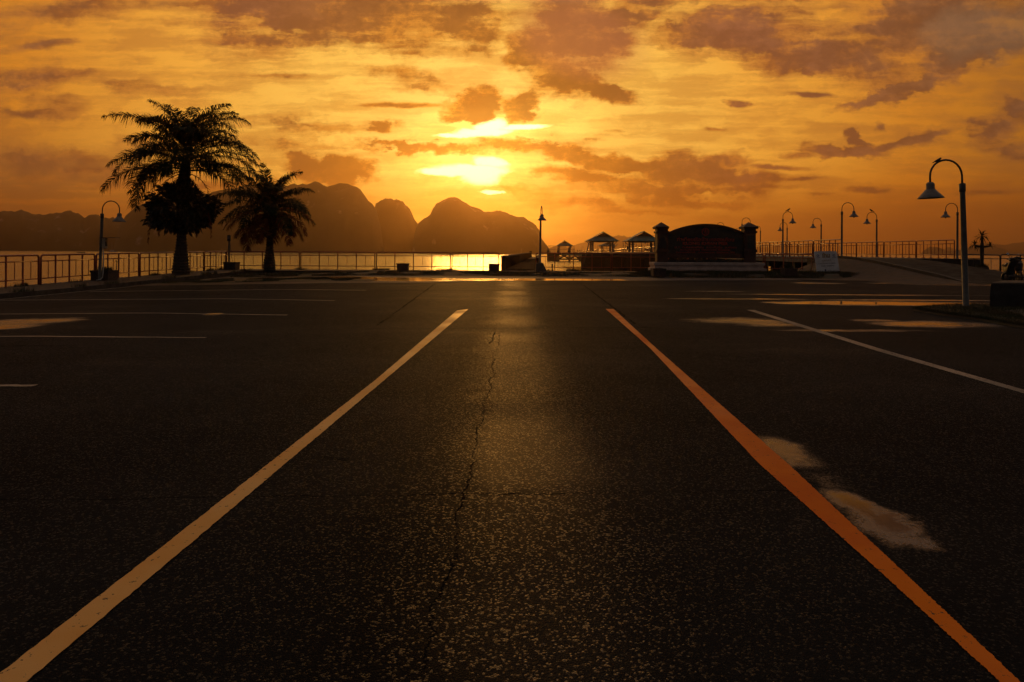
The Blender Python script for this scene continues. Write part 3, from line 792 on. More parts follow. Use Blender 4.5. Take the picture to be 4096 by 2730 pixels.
hill(c2([(640, 715), (720, 600), (790, 572), (850, 565), (920, 625), (1050, 640), (1200, 580), (1290, 515), (1550, 480), (1640, 495), (1750, 510), (1850, 508), (1940, 532), (2080, 500), (2200, 480), (2353, 462), (2600, 440), (2900, 560), (3200, 700)], **KR), 4600, 400, 31.0, dx=20, rough=4)

# ---- the air over the bay
hz = MB(); hz.box((0, 2500, 118), (10800, 6200, 247))
M['haze'] = bpy.data.materials.new('sea_haze'); M['haze'].use_nodes = True
th = NT(M['haze'].node_tree); th.n.clear()
pv = th.node('ShaderNodeVolumePrincipled'); pv.inputs['Color'].default_value = (.96, .62, .32, 1)
pv.inputs['Density'].default_value = .00022; pv.inputs['Anisotropy'].default_value = .87
oo = th.node('ShaderNodeOutputMaterial'); th.l.new(pv.outputs[0], oo.inputs['Volume'])
o = hz.build('haze', M['haze']); o['kind'] = 'stuff'
# ---------------------------------------------------------------- railings
ORD = ['first', 'second', 'third', 'fourth', 'fifth', 'sixth', 'seventh', 'eighth', 'ninth', 'tenth', 'eleventh', 'twelfth', 'thirteenth', 'fourteenth', 'fifteenth', 'sixteenth', 'seventeenth', 'eighteenth', 'nineteenth', 'twentieth']
def railing(p0, p1, label, group, H=1.1, bays=4, mat='rail', r=.034, feet=False, detail=True, cover=None):
    """a railing panel from base point p0 to p1: rounded frame, two inner rails, posts and thin bars"""
    p0 = Vector(p0); p1 = Vector(p1); d = p1 - p0; L = math.hypot(d.x, d.y)
    root = empty('railing', p0, math.atan2(d.y, d.x))
    tag(root, label, 'railing', group)
    sl = d.z / L
    def P(s, h): return Vector((s, 0, s * sl + h))
    m = M[mat]; c = .10
    fr = [P(0, 0), P(0, H - c)] + [P(c - c * math.cos(a), H - c + c * math.sin(a)) for a in (R(30), R(60))] + [P(c, H)]
    fr += [P(L - c, H)] + [P(L - c + c * math.sin(a), H - c + c * math.cos(a)) for a in (R(30), R(60))] + [P(L, H - c), P(L, 0)]
    MB().tube(fr, r, 6).build('frame', m, root)
    MB().tube([P(r, H * .80), P(L - r, H * .80)], r * .72, 6).build('middle_rail', m, root)
    MB().tube([P(r, H * .205), P(L - r, H * .205)], r * .72, 6).build('lower_rail', m, root)
    if not detail:
        b = MB()
        for k in range(1, bays): b.bar(P(L * k / bays, 0), P(L * k / bays, H), r * 1.4)
        b.build('post', m, root); return root
    for k in range(1, bays):
        s = L * k / bays
        b = MB().bar(P(s, 0), P(s, H * .985), r * 1.55, r * 1.2, up=(0, 1, 0))
        if feet: b.bar(P(s, 0), P(s, .035), .16, .12, up=(0, 1, 0))
        b.build('post', m, root)
    for k in range(bays):
        s = L * (k + .5) / bays
        MB().bar(P(s, H * .205), P(s, H * .80), .02, .02, up=(0, 1, 0)).build('baluster', m, root)
    return root

g_left = 'rusty red railing panels along the left shore'
ys_ = [18.7, 22.15, 25.56, 28.98, 32.4, 35.8, 39.2, 42.25]
labs = ['red-brown railing panel nearest the camera, mostly cut off by the left photo edge', 'red-brown railing panel at the left edge with its outer end cut off by the photo',
        'red-brown railing panel between the photo edge and the left lamp post', 'red-brown railing panel running behind the left lamp post and its planter',
        'red-brown railing panel just right of the left lamp planter', 'red-brown railing panel left of the tall palm trunk, partly hidden by it',
        'red-brown railing panel right of the tall palm trunk', ]
labs = labs[:1] + labs[1:]
for k in range(1, 7):
    y0, y1 = ys_[k], ys_[k + 1]
    railing((-17.68, y0 + .06, zl(y0)), (-17.68 + (.05 if k == 6 else 0), y1 - .06, zl(y1)), labs[k], g_left, bays=4)
g_front = 'rusty red railing panels along the front quay'
def fx(px, y=42.3): return ray(px, 1082).x * y
front = [(902, 1197, 4, 'red-brown railing panel behind the small palm, right of the corner planter'), (1203, 1499, 4, 'red-brown railing panel just right of the small palm trunk'),
         (1505.6, 1801, 4, 'red-brown railing panel with a square planter standing before it'), (1808, 1995, 3, 'short red-brown railing panel lit by the sun glitter, left of the jetty'),
         (2144, 2443, 4, 'red-brown railing panel starting behind the concrete-footed lamp'), (2449, 2749, 4, 'red-brown railing panel partly hidden by the left sign pillar'),
         (2753, 3055, 4, 'red-brown railing panel behind the granite sign, seen right of it'), (3060.6, 3356, 4, 'red-brown railing panel behind the leaning white notice board')]
for a, b_, n, lab in front:
    railing((fx(a), 42.3, .302), (fx(b_), 42.3, .302), lab, g_front, bays=n)
g_right = 'dark railing panels at the right end of the quay'
for a, b_, lab in [(3858, 4000, 'dark railing panel behind the branching plant, right of the near lamp pole'), (4003, 4160, 'dark railing panel behind the parked scooters at the right edge')]:
    railing((ray(a, 1090).x * 39.6, 39.6, .36), (ray(b_, 1090).x * 39.6, 39.6, .33), lab, g_right, bays=2, mat='dark_metal')

# pier rails (they start at the ramp and follow the deck)
def pier_left(y):
    pts = [(44, 21.4), (66, 21.7), (138, 29.0), (262, 37.3), (470, 45.0)]
    for (a, xa), (b_, xb) in zip(pts, pts[1:]):
        if y <= b_: return lerp(xa, xb, (y - a) / (b_ - a))
    return pts[-1][1]
def pier_z(y): return DECK + .35 * sstep(44, 150, y)
PW = 7.2
def pier_row(side, y, yend, step, gname, what):
    k = 0
    while y < yend - .5:
        y2 = min(y + step, yend)
        off = 0.12 if side == 'L' else PW - .12
        far = y > 150
        railing((pier_left(y) + off, y + .05, pier_z(y)), (pier_left(y2) + off, y2 - .05, pier_z(y2)),
                what % (ORD[k] if k < len(ORD) else 'far %s' % ORD[min(19, k - len(ORD))]), gname, H=1.2, bays=max(3, int(round(step / .95))) if not far else 8, mat='pier_rail' if side == 'L' else 'rail',
                r=.034 if y < 70 or side == 'R' else .055, feet=(side == 'R' and y < 60), detail=not far)
        y = y2; k += 1
        if y > 66: step = 18.0
        if y > 150: step = 40.0
pier_row('L', 44.6, 470, 4.3, 'railing panels on the near side of the pier', '%s panel from the ramp of the near railing on the pier')
pier_row('R', 43.9, 470, 4.3, 'railing panels on the far side of the pier', '%s panel from the ramp of the far railing on the pier')

# ---------------------------------------------------------------- pier deck, supports, platform
root = empty('pier', (24, 44, DECK)); tag(root, 'long concrete pier on piles running from the ramp out across the bay', 'pier')
def relp(v): return Vector(v) - Vector((24, 44, DECK))
bm = MB(); yy = [44.0, 50, 58, 66, 80, 100, 120, 138, 170, 210, 262, 330, 400, 470]
rows = []
for y in yy:
    x0 = pier_left(y); z = pier_z(y)
    rows.append([bm.bm.verts.new(relp(p)) for p in ((x0, y, z), (x0 + PW, y, z), (x0 + PW, y, z - .38), (x0, y, z - .38))])
for a, b_ in zip(rows, rows[1:]):
    for k in range(4): bm.bm.faces.new((a[k], a[(k + 1) % 4], b_[(k + 1) % 4], b_[k]))
bm.bm.faces.new(rows[0]); bm.bm.faces.new(rows[-1])
bm.build('deck', M['concrete'], root)
y = 47.0; k = 0
while y < 460 and k < 60:
    x0 = pier_left(y); z = pier_z(y)
    b = MB()
    b.box(relp((x0 + PW / 2, y, z - .62)), (PW - .3, .55, .46))
    for dx_ in (.7, PW / 2, PW - .7): b.box(relp((x0 + dx_, y, (z - .85 - 3.4) / 2 )), (.45, .45, z - .85 + 3.4))
    b.build('pile_frame', M['dark_concrete'], root)
    y += 5.5 if y < 130 else 12; k += 1
MB().box(relp((24.3, 43.45, .52)), (10.6, 1.0, 1.3)).build('abutment', M['dark_concrete'], root)

root = empty('landing_platform', (20, 128, 1.3)); tag(root, 'broad dark landing platform beside the pier carrying two green roofed pavilions', 'platform')
MB().box((4.55, 8, -.25), (25.9, 46, .5)).build('deck', M['dark_concrete'], root)
MB().box((4.2, -13.0, -1.7), (24.2, .5, 2.45)).build('fender_wall', M['dark_concrete'], root)
for i in range(8):
    MB().box((-7.6 + i * 3.3, -14.5, -1.9), (.5, .5, 3.6)).build('pile', M['dark_concrete'], root)
bm = MB()
bm.box((-8.0, -12.0, -1.9), (.5, .5, 3.6))
bm.build('pile', M['dark_concrete'], root)
bm = MB(); bm.tube([(22.6 - 1.0, 0, -2.0), (22.6 + .3, 0, 3.2)], .09, 8)
o = bm.build('mooring_pole', M['pole']); o.location = ray(2325, 1050).x * 112 - 21.6, 112, 0
tag(o, 'thin pale pole leaning at the left corner of the landing platform', 'pole')

# floating berth with cross-braced openings, small pavilion on it
D0 = 245.0
def m5(x, y, d): return at(1940 + x * .2975, 820 + y * .2975, d)
a = m5(838, 650, D0); b_ = m5(1300, 755, D0)
root = empty('berth', (a.x, D0, WATER_Z)); tag(root, 'dark floating berth with cross-braced openings above the glittering water', 'berth')
def rb(x, y): p = m5(x, y, D0); return Vector((p.x - a.x, 0, p.z - WATER_Z))
def box2(mb, x0, y0, x1, y1, th=2.5):
    p, q = rb(x0, y0), rb(x1, y1); mb.box(((p.x + q.x) / 2, th / 2, (p.z + q.z) / 2), (abs(q.x - p.x), th, abs(q.z - p.z))); return mb
box2(MB(), 838, 655, 1003, 755).build('side_panel', M['dark_concrete'], root)
box2(MB(), 1268, 655, 1310, 755).build('side_panel', M['dark_concrete'], root)
box2(MB(), 840, 645, 1312, 658, 8).build('deck', M['dark_concrete'], root)
box2(MB(), 1003, 722, 1268, 742).build('lower_beam', M['dark_concrete'], root)
box2(MB(), 1128, 658, 1152, 755).build('middle_post', M['dark_concrete'], root)
for x0, x1 in ((1003, 1128), (1152, 1268)):
    bb = MB()
    for (u0, v0, u1, v1) in ((x0, 660, x1, 722), (x0, 722, x1, 660)):
        p, q = rb(u0, v0), rb(u1, v1); bb.bar((p.x, .3, p.z), (q.x, .3, q.z), .5, .42, up=(0, 1, 0))
    xm = (x0 + x1) / 2; box2(bb, xm - 12, 680, xm + 12, 700, .7)
    bb.build('cross_brace', M['dark_concrete'], root)
g = MB(); p, q = rb(862, 648), rb(1225, 648)
for h in (2.9, 1.5): g.bar((p.x, 6, p.z + h * .9), (q.x, 6, q.z + h * .9), .10)
for k in range(22): xx = lerp(p.x, q.x, k / 21); g.bar((xx, 6, p.z), (xx, 6, p.z + 2.7), .10)
g.build('railing', M['dark_metal'], root)
for u in (850, 985, 1132):
    t_ = rb(u, 648); MB().lathe([(.0, 0), (.45, 0), (.5, .8), (.28, 1.0), (.2, 1.9), (0, 2.0)], (t_.x, 1, t_.z), 10).build('bollard', M['dark_metal'], root)

# ---------------------------------------------------------------- pavilions
def pavilion(depth, exl, exr, apx, apy, ey, fy, label, posts, gfrac=.5, dep=5.0, fo=5):
    """all in crop-5 pixels: eave left/right x, apex, eave y, floor y"""
    l, r_, ap, fl = m5(exl, ey, depth), m5(exr, ey, depth), m5(apx, apy, depth), m5(apx, fy, depth)
    cx = (l.x + r_.x) / 2; ze = (l.z + r_.z) / 2; W = (r_.x - l.x) / 2; hz_ = ap.z
    root = empty('pavilion', (cx, depth, fl.z)); tag(root, label, 'pavilion', 'green roofed pavilions along the pier')
    z0 = ze - fl.z; z1 = hz_ - fl.z; ax = ap.x - cx
    gx = W * gfrac; gzt = z1 - (z1 - z0) * gfrac
    Dp = dep / 2 * W / 3.0
    th = .07
    # skirt roof: four slopes up to the gablet, then two slopes to the ridge
    b = MB()
    e = [Vector((-W, -Dp, z0)), Vector((W, -Dp, z0)), Vector((W, Dp, z0)), Vector((-W, Dp, z0))]
    gi = [Vector((ax - gx, -Dp * .5, gzt)), Vector((ax + gx, -Dp * .5, gzt)), Vector((ax + gx, Dp * .5, gzt)), Vector((ax - gx, Dp * .5, gzt))]
    rg = [Vector((ax, -Dp * .56, z1)), Vector((ax, Dp * .56, z1))]
    def slab(pts):
        n_ = (pts[1] - pts[0]).cross(pts[2] - pts[0]).normalized(); b.prism(pts, n_ * th)
    slab([e[0], e[1], gi[1], gi[0]]); slab([e[1], e[2], gi[2], gi[1]]); slab([e[2], e[3], gi[3], gi[2]]); slab([e[3], e[0], gi[0], gi[3]])
    g0 = [p + Vector((0, -.3 if p.y < 0 else .3, .02)) for p in gi]
    slab([g0[0], rg[0] + Vector((0, -.2, 0)), rg[1] + Vector((0, .2, 0)), g0[3]]); slab([rg[0] + Vector((0, -.2, 0)), g0[1], g0[2], rg[1] + Vector((0, .2, 0))])
    rf = b.build('roof', M['roof'], root)
    # corrugation ribs on the front slope
    rr = MB(); nr = 34
    for k in range(nr + 1):
        s = k / nr; p = e[0].lerp(e[1], s); q = gi[0].lerp(gi[1], s)
        rr.bar(p + Vector((0, -.03, .03)), q + Vector((0, -.03, .03)), .06, .07)
    rr.build('roof_ribs', M['roof'], rf)
    MB().prism([gi[0] + Vector((.1, .04, 0)), gi[1] + Vector((-.1, .04, 0)), rg[0] + Vector((0, .1, -.12))], (0, .05, 0)).build('gable', M['gable'], root)
    MB().tube([rg[0] + Vector((0, -.3, .05)), rg[1] + Vector((0, .3, .05))], .09, 6).build('ridge_cap', M['roof'], root)
    for sx in (-posts, posts):
        for sy in (-1, 1):
            x = W * sx; y_ = Dp * .66 * sy
            pb = MB().box((x, y_, (z0 + .12) / 2), (.34 * W / 3.4, .34 * W / 3.4, z0 + .12)).build('post', M['post'], root)
            sg = 1 if sx > 0 else -1
            MB().bar((x, y_, z0 * .58), (x + sg * W * (1 - posts) * .8, y_, z0 + .05), .14, .12).build('bracket', M['post'], pb)
    bb = MB()
    for sy in (-1, 1): bb.box((0, Dp * .66 * sy, z0 - .08), (W * posts * 2, .18, .26))
    for sx in (-1, 1): bb.box((W * posts * sx, 0, z0 - .085), (.18, Dp * 1.3, .24))
    bb.build('tie_beam', M['post'], root)
    return root
pavilion(152, 1355, 1780, 1580, 370, 492, 632, 'large green roofed pavilion on the platform, left of the other large one', .62)
pavilion(134, 1876, 2345, 2120, 365, 494, 640, 'large green roofed pavilion on the platform, partly hidden by the sign pillar', .62)
pavilion(D0 + 3, 960, 1180, 1067, 483, 553, 645, 'small solitary pavilion standing over the cross-braced berth', .66)
pavilion(290, 1528, 1765, 1645, 505, 553, 636, 'faint distant pavilion seen through the posts of the left large one', .62)

# ---------------------------------------------------------------- street lamps
def lamp_parts(root, s=1.0, yaw=0.0, lean=0.0, n=10, bulb=True):
    """unit lamp: 3.0 m pole, hoop of 0.77 m, bell-shaped head on the +x side"""
    c, s_ = math.cos(yaw), math.sin(yaw)
    def Q(x, y, z): return Vector(((x * c) * s + lean * z, (x * s_) * s + y * s, z * s))
    MB().lathe([(.10 * s, 0), (.10 * s, .02), (.068 * s, .03), (.066 * s, 1.5 * s), (.058 * s, 2.84 * s)], n=n).build('pole', M['pole'], root)
    MB().lathe([(.066 * s, 2.80 * s), (.073 * s, 2.82 * s), (.073 * s, 3.0 * s), (.02 * s, 3.02 * s)], n=n).build('collar', M['dark_metal'], root)
    r_ = .385; pts = [Q(0, 0, 2.98), Q(0.0, 0, 3.12)]
    for k in range(0, 13):
        a = math.pi - math.pi * k / 12
        pts.append(Q(r_ + r_ * math.cos(a), 0, 3.20 + .385 * math.sin(a)))
    pts.append(Q(2 * r_, 0, 3.04))
    MB().tube(pts, .024 * s, 8).build('hoop', M['dark_metal'], root)
    h = Q(2 * r_, 0, 0); zt = 3.06 * s
    prof = [(.0, 0), (.055, 0), (.085, -.03), (.095, -.06), (.095, -.155), (.10, -.175), (.115, -.185), (.20, -.285), (.285, -.375), (.287, -.39), (.27, -.38), (.19, -.30), (.09, -.20)]
    hd = MB().lathe([(a * s, b_ * s) for a, b_ in prof], (h.x, h.y, zt), 20).build('lamp_shade', M['shade'], root, recalc=False)
    if bulb: MB().lathe([(.0, -.46), (.03, -.45), (.042, -.40), (.03, -.33), (.02, -.22)][::-1], (h.x, h.y, zt), 10).build('bulb', M['bulb'], hd)
    if lean:
        for ch in root.children: ch.rotation_euler.y = 0
    return root
def lamp(loc, label, group, s=1.0, yaw=0.0, tilt=0.0, bulb=True):
    root = empty('street_lamp', loc); tag(root, label, 'street lamp', group)
    lamp_parts(root, s, yaw, 0, bulb=bulb)
    root.rotation_euler = (0, tilt, 0)
    return root
g_lamp = 'hoop-necked street lamps on the quay'
pN = Gv(2220, 714.5); pN.z += .06
lamp(pN, 'tall near street lamp at the right with a bird on its hoop', g_lamp, 1.0, math.pi, R(-2.1), bulb=False)
lamp((-17.15, 28.4, zl(28.4)), 'street lamp beside the left railing with a meter box on its pole', g_lamp, .93, 0, R(1.9), bulb=False)
pJ = at(2160, 1054, 41.3)
lampJ = lamp((pJ.x, 41.3, .78), 'street lamp facing the camera, standing on a broken concrete footing by the jetty', g_lamp, .96, R(-86), R(.6), bulb=False)
g_pl = 'hoop-necked street lamps along the pier'
labL = {44: 'street lamp in front of the pier railing beside the white notice board', 54: 'street lamp facing right with a small bird on its hoop', 64: 'street lamp rising just behind the right sign pillar', 75: 'street lamp whose hoop peeks over the sign arch'}
labR = {44: 'street lamp on the far pier side, just left of the tall near lamp', 54: 'street lamp facing left with a tiny bird on its hoop', 64: 'street lamp facing left on the pier above the white notice board', 74: 'small street lamp facing left, left of the second near-side pier lamp'}
protoL = protoR = None
def far_lamp(side, y, k):
    global protoL, protoR
    x = pier_left(y) + (-.12 if side == 'L' else PW + .10)
    if y < 50 and side == 'L': x = 21.25
    lab = (labL if side == 'L' else labR).get(y) or '%s street lamp from the ramp on the %s side of the pier' % (ORD[k], 'near' if side == 'L' else 'far')
    if k < 4:
        return lamp((x, y, pier_z(y) - .02), lab, g_pl, 1.0, 0 if side == 'L' else math.pi, bulb=True)
    if side == 'L' and protoL is None: protoL = lamp((0, 0, 0), '', g_pl, 1.0, 0); c = protoL
    elif side == 'R' and protoR is None: protoR = lamp((0, 0, 0), '', g_pl, 1.0, math.pi); c = protoR
    else: c = copy_tree(protoL if side == 'L' else protoR)
    c.location = (x, y, pier_z(y) - .02); c['label'] = lab; c['category'] = 'street lamp'; c['group'] = g_pl
    return c
for side, ys2 in (('L', [44, 54, 64, 75, 86, 97, 108, 119, 130, 142, 160, 180, 205, 235, 270, 310, 360, 420]), ('R', [44, 54, 64, 74, 85, 96, 107, 118, 129, 142, 160, 180, 205, 235, 270, 310, 360, 420])):
    for k, y in enumerate(ys2): far_lamp(side, y, k)

# things on or by the lamps
root = empty('meter_box', (-17.02, 28.4, 1.72)); tag(root, 'small cream meter box under a tin lid on the left lamp pole', 'meter box')
MB().box((.09, -.02, .0), (.15, .16, .42)).build('body', M['cream'], root, bevel=.01)
MB().box((.30, 0, .235), (.62, .40, .018)).build('lid', M['dark_metal'], root)
MB().box((.175, -.06, -.02), (.03, .10, .20)).build('socket', M['black_plastic'], root)
o = MB().tube([(-16.98, 28.36, 1.52), (-16.95, 28.34, 1.0), (-16.96, 28.32, .5), (-16.97, 28.3, .3), (-17.05, 28.27, .22), (-17.2, 28.25, .19)], .022, 8).build('conduit_pipe', M['pvc'])
tag(o, 'thin white conduit pipe running down beside the left lamp pole', 'pipe')

bq = bmesh.new()
top = at(2142, 1052, 41.3); W_ = .56
b = MB(); zt = .80; zb = .29; yb = 41.3
cxs = pJ.x
pts = [(-.27, zb), (-.25, zt - .05), (-.20, zt), (.17, zt + .01), (.42, zb + .02), (.38, zb - .05)]
b.prism([(cxs + p[0], yb - .24, p[1]) for p in pts], (0, .5, 0))
o = b.build('lamp_footing', M['concrete'], bevel=.025); tag(o, 'rough tapered concrete footing under the lamp by the jetty', 'footing')

def bird(loc, s=1.0, yaw=0.0, label=''):
    """perched bird: one continuous skinned body with tail, wings folded, beak, legs"""
    me = bpy.data.meshes.new('bird')
    v = [(0, 0, .085), (.045, 0, .115), (.075, 0, .145), (.108, 0, .142), (-.05, 0, .06), (-.11, 0, .03), (-.16, 0, .008), (0.0, .012, .045), (0.0, .012, .0), (0.0, -.012, .045), (0.0, -.012, .0)]
    e = [(0, 1), (1, 2), (2, 3), (0, 4), (4, 5), (5, 6), (0, 7), (7, 8), (0, 9), (9, 10)]
    me.from_pydata([Vector(p) * s for p in v], e, [])
    o = bpy.data.objects.new('bird', me); COL.objects.link(o)
    md = o.modifiers.new('skin', 'SKIN'); sv = me.skin_vertices[0].data
    for k, r_ in enumerate([.038, .034, .026, .006, .030, .016, .010, .006, .004, .006, .004]): sv[k].radius = (r_ * s, r_ * s)
    sv[0].use_root = True
    o.modifiers.new('sub', 'SUBSURF').levels = 1; o.modifiers['sub'].render_levels = 2
    me.materials.append(M['bird']); o.location = loc; o.rotation_euler = (0, 0, yaw)
    tag(o, label, 'bird', 'birds perched on the lamp hoops')
    return o
bn = at(3756, 651, 16.4)
bird((bn.x, pN.y, bn.z - .01), .85, 0, 'black bird perched on the hoop of the tall near lamp')
bird((pier_left(54) - .12 + .42, 54, pier_z(54) + 3.58), 1.6, 0, 'tiny bird on the hoop of the pier lamp facing right')
bird((pier_left(54) + PW + .10 - .42, 54, pier_z(54) + 3.58), 1.5, math.pi, 'tiny bird on the hoop of the pier lamp facing left')

# ---------------------------------------------------------------- floodlight post in the corner planter
root = empty('floodlight_post', (at(916, 1060, 41.2).x, 41.2, .30)); tag(root, 'short post topped by a square lamp box in the corner planter', 'post light')
MB().box((0, 0, .85), (.085, .085, 1.7)).build('post', M['pole'], root)
lb = MB().box((0, 0, 1.90), (.19, .16, .38)).build('lamp_box', M['black_plastic'], root, bevel=.01)
MB().box((0, -.086, 1.93), (.13, .012, .17)).build('lens', M['shade'], lb)
MB().tube([(.05, -.03, 1.72), (.12, -.04, 1.2), (.17, -.04, .7), (.20, -.04, .45), (.24, -.04, .58)], .012, 6).build('cable', M['black_plastic'], root)

# planters
def blades(mb, c, n, r, h, spread=.5, w=.012):
    for k in range(n):
        a = random.uniform(0, 6.283); rr = r * math.sqrt(random.random()); p = Vector((c[0] + rr * math.cos(a), c[1] + rr * math.sin(a), c[2]))
        hh = h * random.uniform(.45, 1.1); d = Vector((math.cos(a), math.sin(a), 0)) * hh * spread * random.uniform(-.3, 1.2)
        t = Vector((-math.sin(a), math.cos(a), 0)) * w * random.uniform(.6, 1.3)
        m_ = p + d * .35 + Vector((0, 0, hh * .62)); e = p + d + Vector((0, 0, hh))
        v = [mb.bm.verts.new(q_) for q_ in (p - t, p + t, m_ + t * .7, m_ - t * .7, e)]
        mb.bm.faces.new((v[0], v[1], v[2], v[3])); mb.bm.faces.new((v[3], v[2], v[4]))
def planter(px0, px1, depth, h, base, label, weeds=60, wh=.12):
    x0 = ray(px0, 1080).x * depth; x1 = ray(px1, 1080).x * depth; W_ = x1 - x0
    root = empty('planter', ((x0 + x1) / 2, depth, base)); tag(root, label, 'planter', 'square planters on the quay')
    b = MB(); o_ = W_ / 2; i_ = o_ - .07
    lo, hi = o_ * .92, o_
    def ring(r_, z): return [b.bm.verts.new((sx * r_, sy * r_, z)) for sx, sy in ((-1, -1), (1, -1), (1, 1), (-1, 1))]
    rs = [ring(lo, 0), ring(o_ * .95, h - .09), ring(hi, h - .08), ring(hi, h), ring(i_, h), ring(i_, h - .07)]
    for p, q_ in zip(rs, rs[1:]):
        for k in range(4): b.bm.faces.new((p[k], p[(k + 1) % 4], q_[(k + 1) % 4], q_[k]))
    b.build('pot', M['planter'], root)
    MB().box((0, 0, h - .10), (i_ * 2 - .004, i_ * 2 - .004, .06)).build('soil', M['earth'], root)
    if weeds:
        w_ = MB(); blades(w_, (0, 0, h - .07), weeds, i_ * .95, wh, .7); w_.build('weeds', M['grass'], root, recalc=False)
    return root
planter(381, 454, 28.9, .42, zl(28.9), 'dark square planter full of weeds beside the left lamp pole', 260, .24)
planter(902, 951, 41.0, .46, .30, 'square planter holding the short floodlight post at the corner', 20, .06)
planter(1589, 1634, 41.2, .44, .30, 'square planter before the middle of the straight railing', 30, .06)
planter(1954, 1999, 41.2, .44, .30, 'square planter at the sunlit railing end left of the jetty', 50, .07)
planter(2607, 2660, 35.2, .42, gz(8, 35.2) + .06, 'dark square planter before the left end of the sign plinth', 60, .12)
planter(3130, 3181, 35.6, .40, gz(14, 35.6) + .12, 'dark planter with wispy dry stalks left of the white notice board', 120, .42)
# small agave in the weeds by the left lamp
root = MB()
c0 = Vector((-16.75, 28.9, .58))
root.tube([c0, c0 + Vector((.02, 0, .36))], [.02, .012], 6)
for k in range(9):
    a = k * .7; d = Vector((math.cos(a), math.sin(a) * .6, 0)); p = c0 + Vector((.02, 0, .34))
    t = Vector((-d.y, d.x, 0)).normalized() * .016
    e = p + d * .15 + Vector((0, 0, .05 + .06 * math.sin(k * 2)))
    m_ = p.lerp(e, .5) + Vector((0, 0, .03))
    v = [root.bm.verts.new(q_) for q_ in (p, m_ - t, e, m_ + t)]; root.bm.faces.new(v)
o = root.build('agave_plant', M['leaf'], recalc=False); tag(o, 'small spiky rosette plant on a stalk in the left planter', 'plant')

# ---------------------------------------------------------------- palms
def frond(parent, base, az, el0, L, droop, mat, seed, wl=.42, nleaf=46, twist=0.0, sparse=0.0):
    """one feather leaf: arching rachis with two combs of narrow leaflets"""
    rnd = random.Random(seed); mb = MB()
    d = Vector((math.cos(az), math.sin(az), 0)); side = Vector((-d.y, d.x, 0))
    pts = []; p = Vector(base); a = el0; n = 16
    bend = rnd.uniform(-.55, .55); droop *= rnd.uniform(.85, 1.25); L *= rnd.uniform(.88, 1.08)
    gaps = [(g_, g_ + rnd.uniform(.02, .07)) for g_ in (rnd.uniform(.2, .95), rnd.uniform(.3, .95))]
    for i in range(n + 1):
        pts.append(p.copy()); t = i / n
        a_t = el0 - droop * (t ** 1.35)
        p = p + ((d + side * bend * t).normalized() * math.cos(a_t) + Vector((0, 0, math.sin(a_t)))) * (L / n)
    mb.tube(pts, [lerp(.026, .005, i / n) for i in range(n + 1)], 4, cap=False)
    for i in range(nleaf):
        t = .13 + .87 * (i + .5) / nleaf
        f = t * n; k = min(n - 1, int(f)); q = pts[k].lerp(pts[k + 1], f - k); tg = (pts[k + 1] - pts[k]).normalized()
        up = side.cross(tg).normalized() * -1
        if up.z < 0: up = -up
        ll = wl * (math.sin(math.pi * min(1, t * .82 + .16)) ** .65) * rnd.uniform(.75, 1.15)
        for sgn in (-1, 1):
            if rnd.random() < sparse or any(g0 < t < g1 and rnd.random() < .8 for g0, g1 in gaps): continue
            sp = rnd.uniform(.55, 1.0)
            v = (tg * rnd.uniform(.45, .85) + side * sgn * sp + up * rnd.uniform(-.15, .42)).normalized()
            w_ = .019 * rnd.uniform(.7, 1.3)
            m1 = q + v * ll * .5; e = q + v * ll * .9 + Vector((0, 0, -ll * rnd.uniform(.15, .7)))
            wd = tg.cross(v).cross(v); wd = (tg - v * tg.dot(v)).normalized() * w_
            vv = [mb.bm.verts.new(x_) for x_ in (q - wd * .6, q + wd * .6, m1 + wd, m1 - wd, e)]
            mb.bm.faces.new((vv[0], vv[1], vv[2], vv[3])); mb.bm.faces.new((vv[3], vv[2], vv[4]))
    return mb.build('frond', M[mat], parent, recalc=False)

def palm_trunk(parent, prof, seed):
    """prof: (z, radius, x offset); ringed with old leaf bases"""
    rnd = random.Random(seed); mb = MB()
    n = 18; rings = []
    zs = []
    for (za, ra, xa), (zb, rb_, xb) in zip(prof, prof[1:]):
        m = max(2, int((zb - za) / .07))
        for k in range(m): s = k / m; zs.append((lerp(za, zb, s), lerp(ra, rb_, s), lerp(xa, xb, s)))
    zs.append(prof[-1])
    for j, (z, r_, x) in enumerate(zs):
        rr = r_ * (1.0 + (.07 if j % 2 else -.04))
        rings.append([mb.bm.verts.new((x + rr * (1 + rnd.uniform(-.05, .05)) * math.cos(6.283 * k / n), rr * (1 + rnd.uniform(-.05, .05)) * math.sin(6.283 * k / n), z)) for k in range(n)])
    for a, b_ in zip(rings, rings[1:]):
        for k in range(n): mb.bm.faces.new((a[k], a[(k + 1) % n], b_[(k + 1) % n], b_[k]))
    mb.bm.faces.new(rings[-1])
    # leaf-base stubs
    for j, (z, r_, x) in enumerate(zs):
        if j % 2: continue
        for k in range(9):
            a = j * 1.1 + k * 6.283 / 9 + rnd.uniform(-.15, .15)
            o_ = Vector((math.cos(a), math.sin(a), 0)); t = Vector((-o_.y, o_.x, 0)) * .045
            p = Vector((x, 0, z)) + o_ * r_ * .93
            tip = p + o_ * rnd.uniform(.03, .08) + Vector((0, 0, rnd.uniform(.05, .12)))
            v = [mb.bm.verts.new(q_) for q_ in (p - t, p + t, tip)]
            v.append(mb.bm.verts.new(p + Vector((0, 0, .10)) + o_ * .01))
            mb.bm.faces.new((v[0], v[1], v[2])); mb.bm.faces.new((v[1], v[3], v[2])); mb.bm.faces.new((v[3], v[0], v[2]))
    return mb.build('trunk', M['bark'], parent)

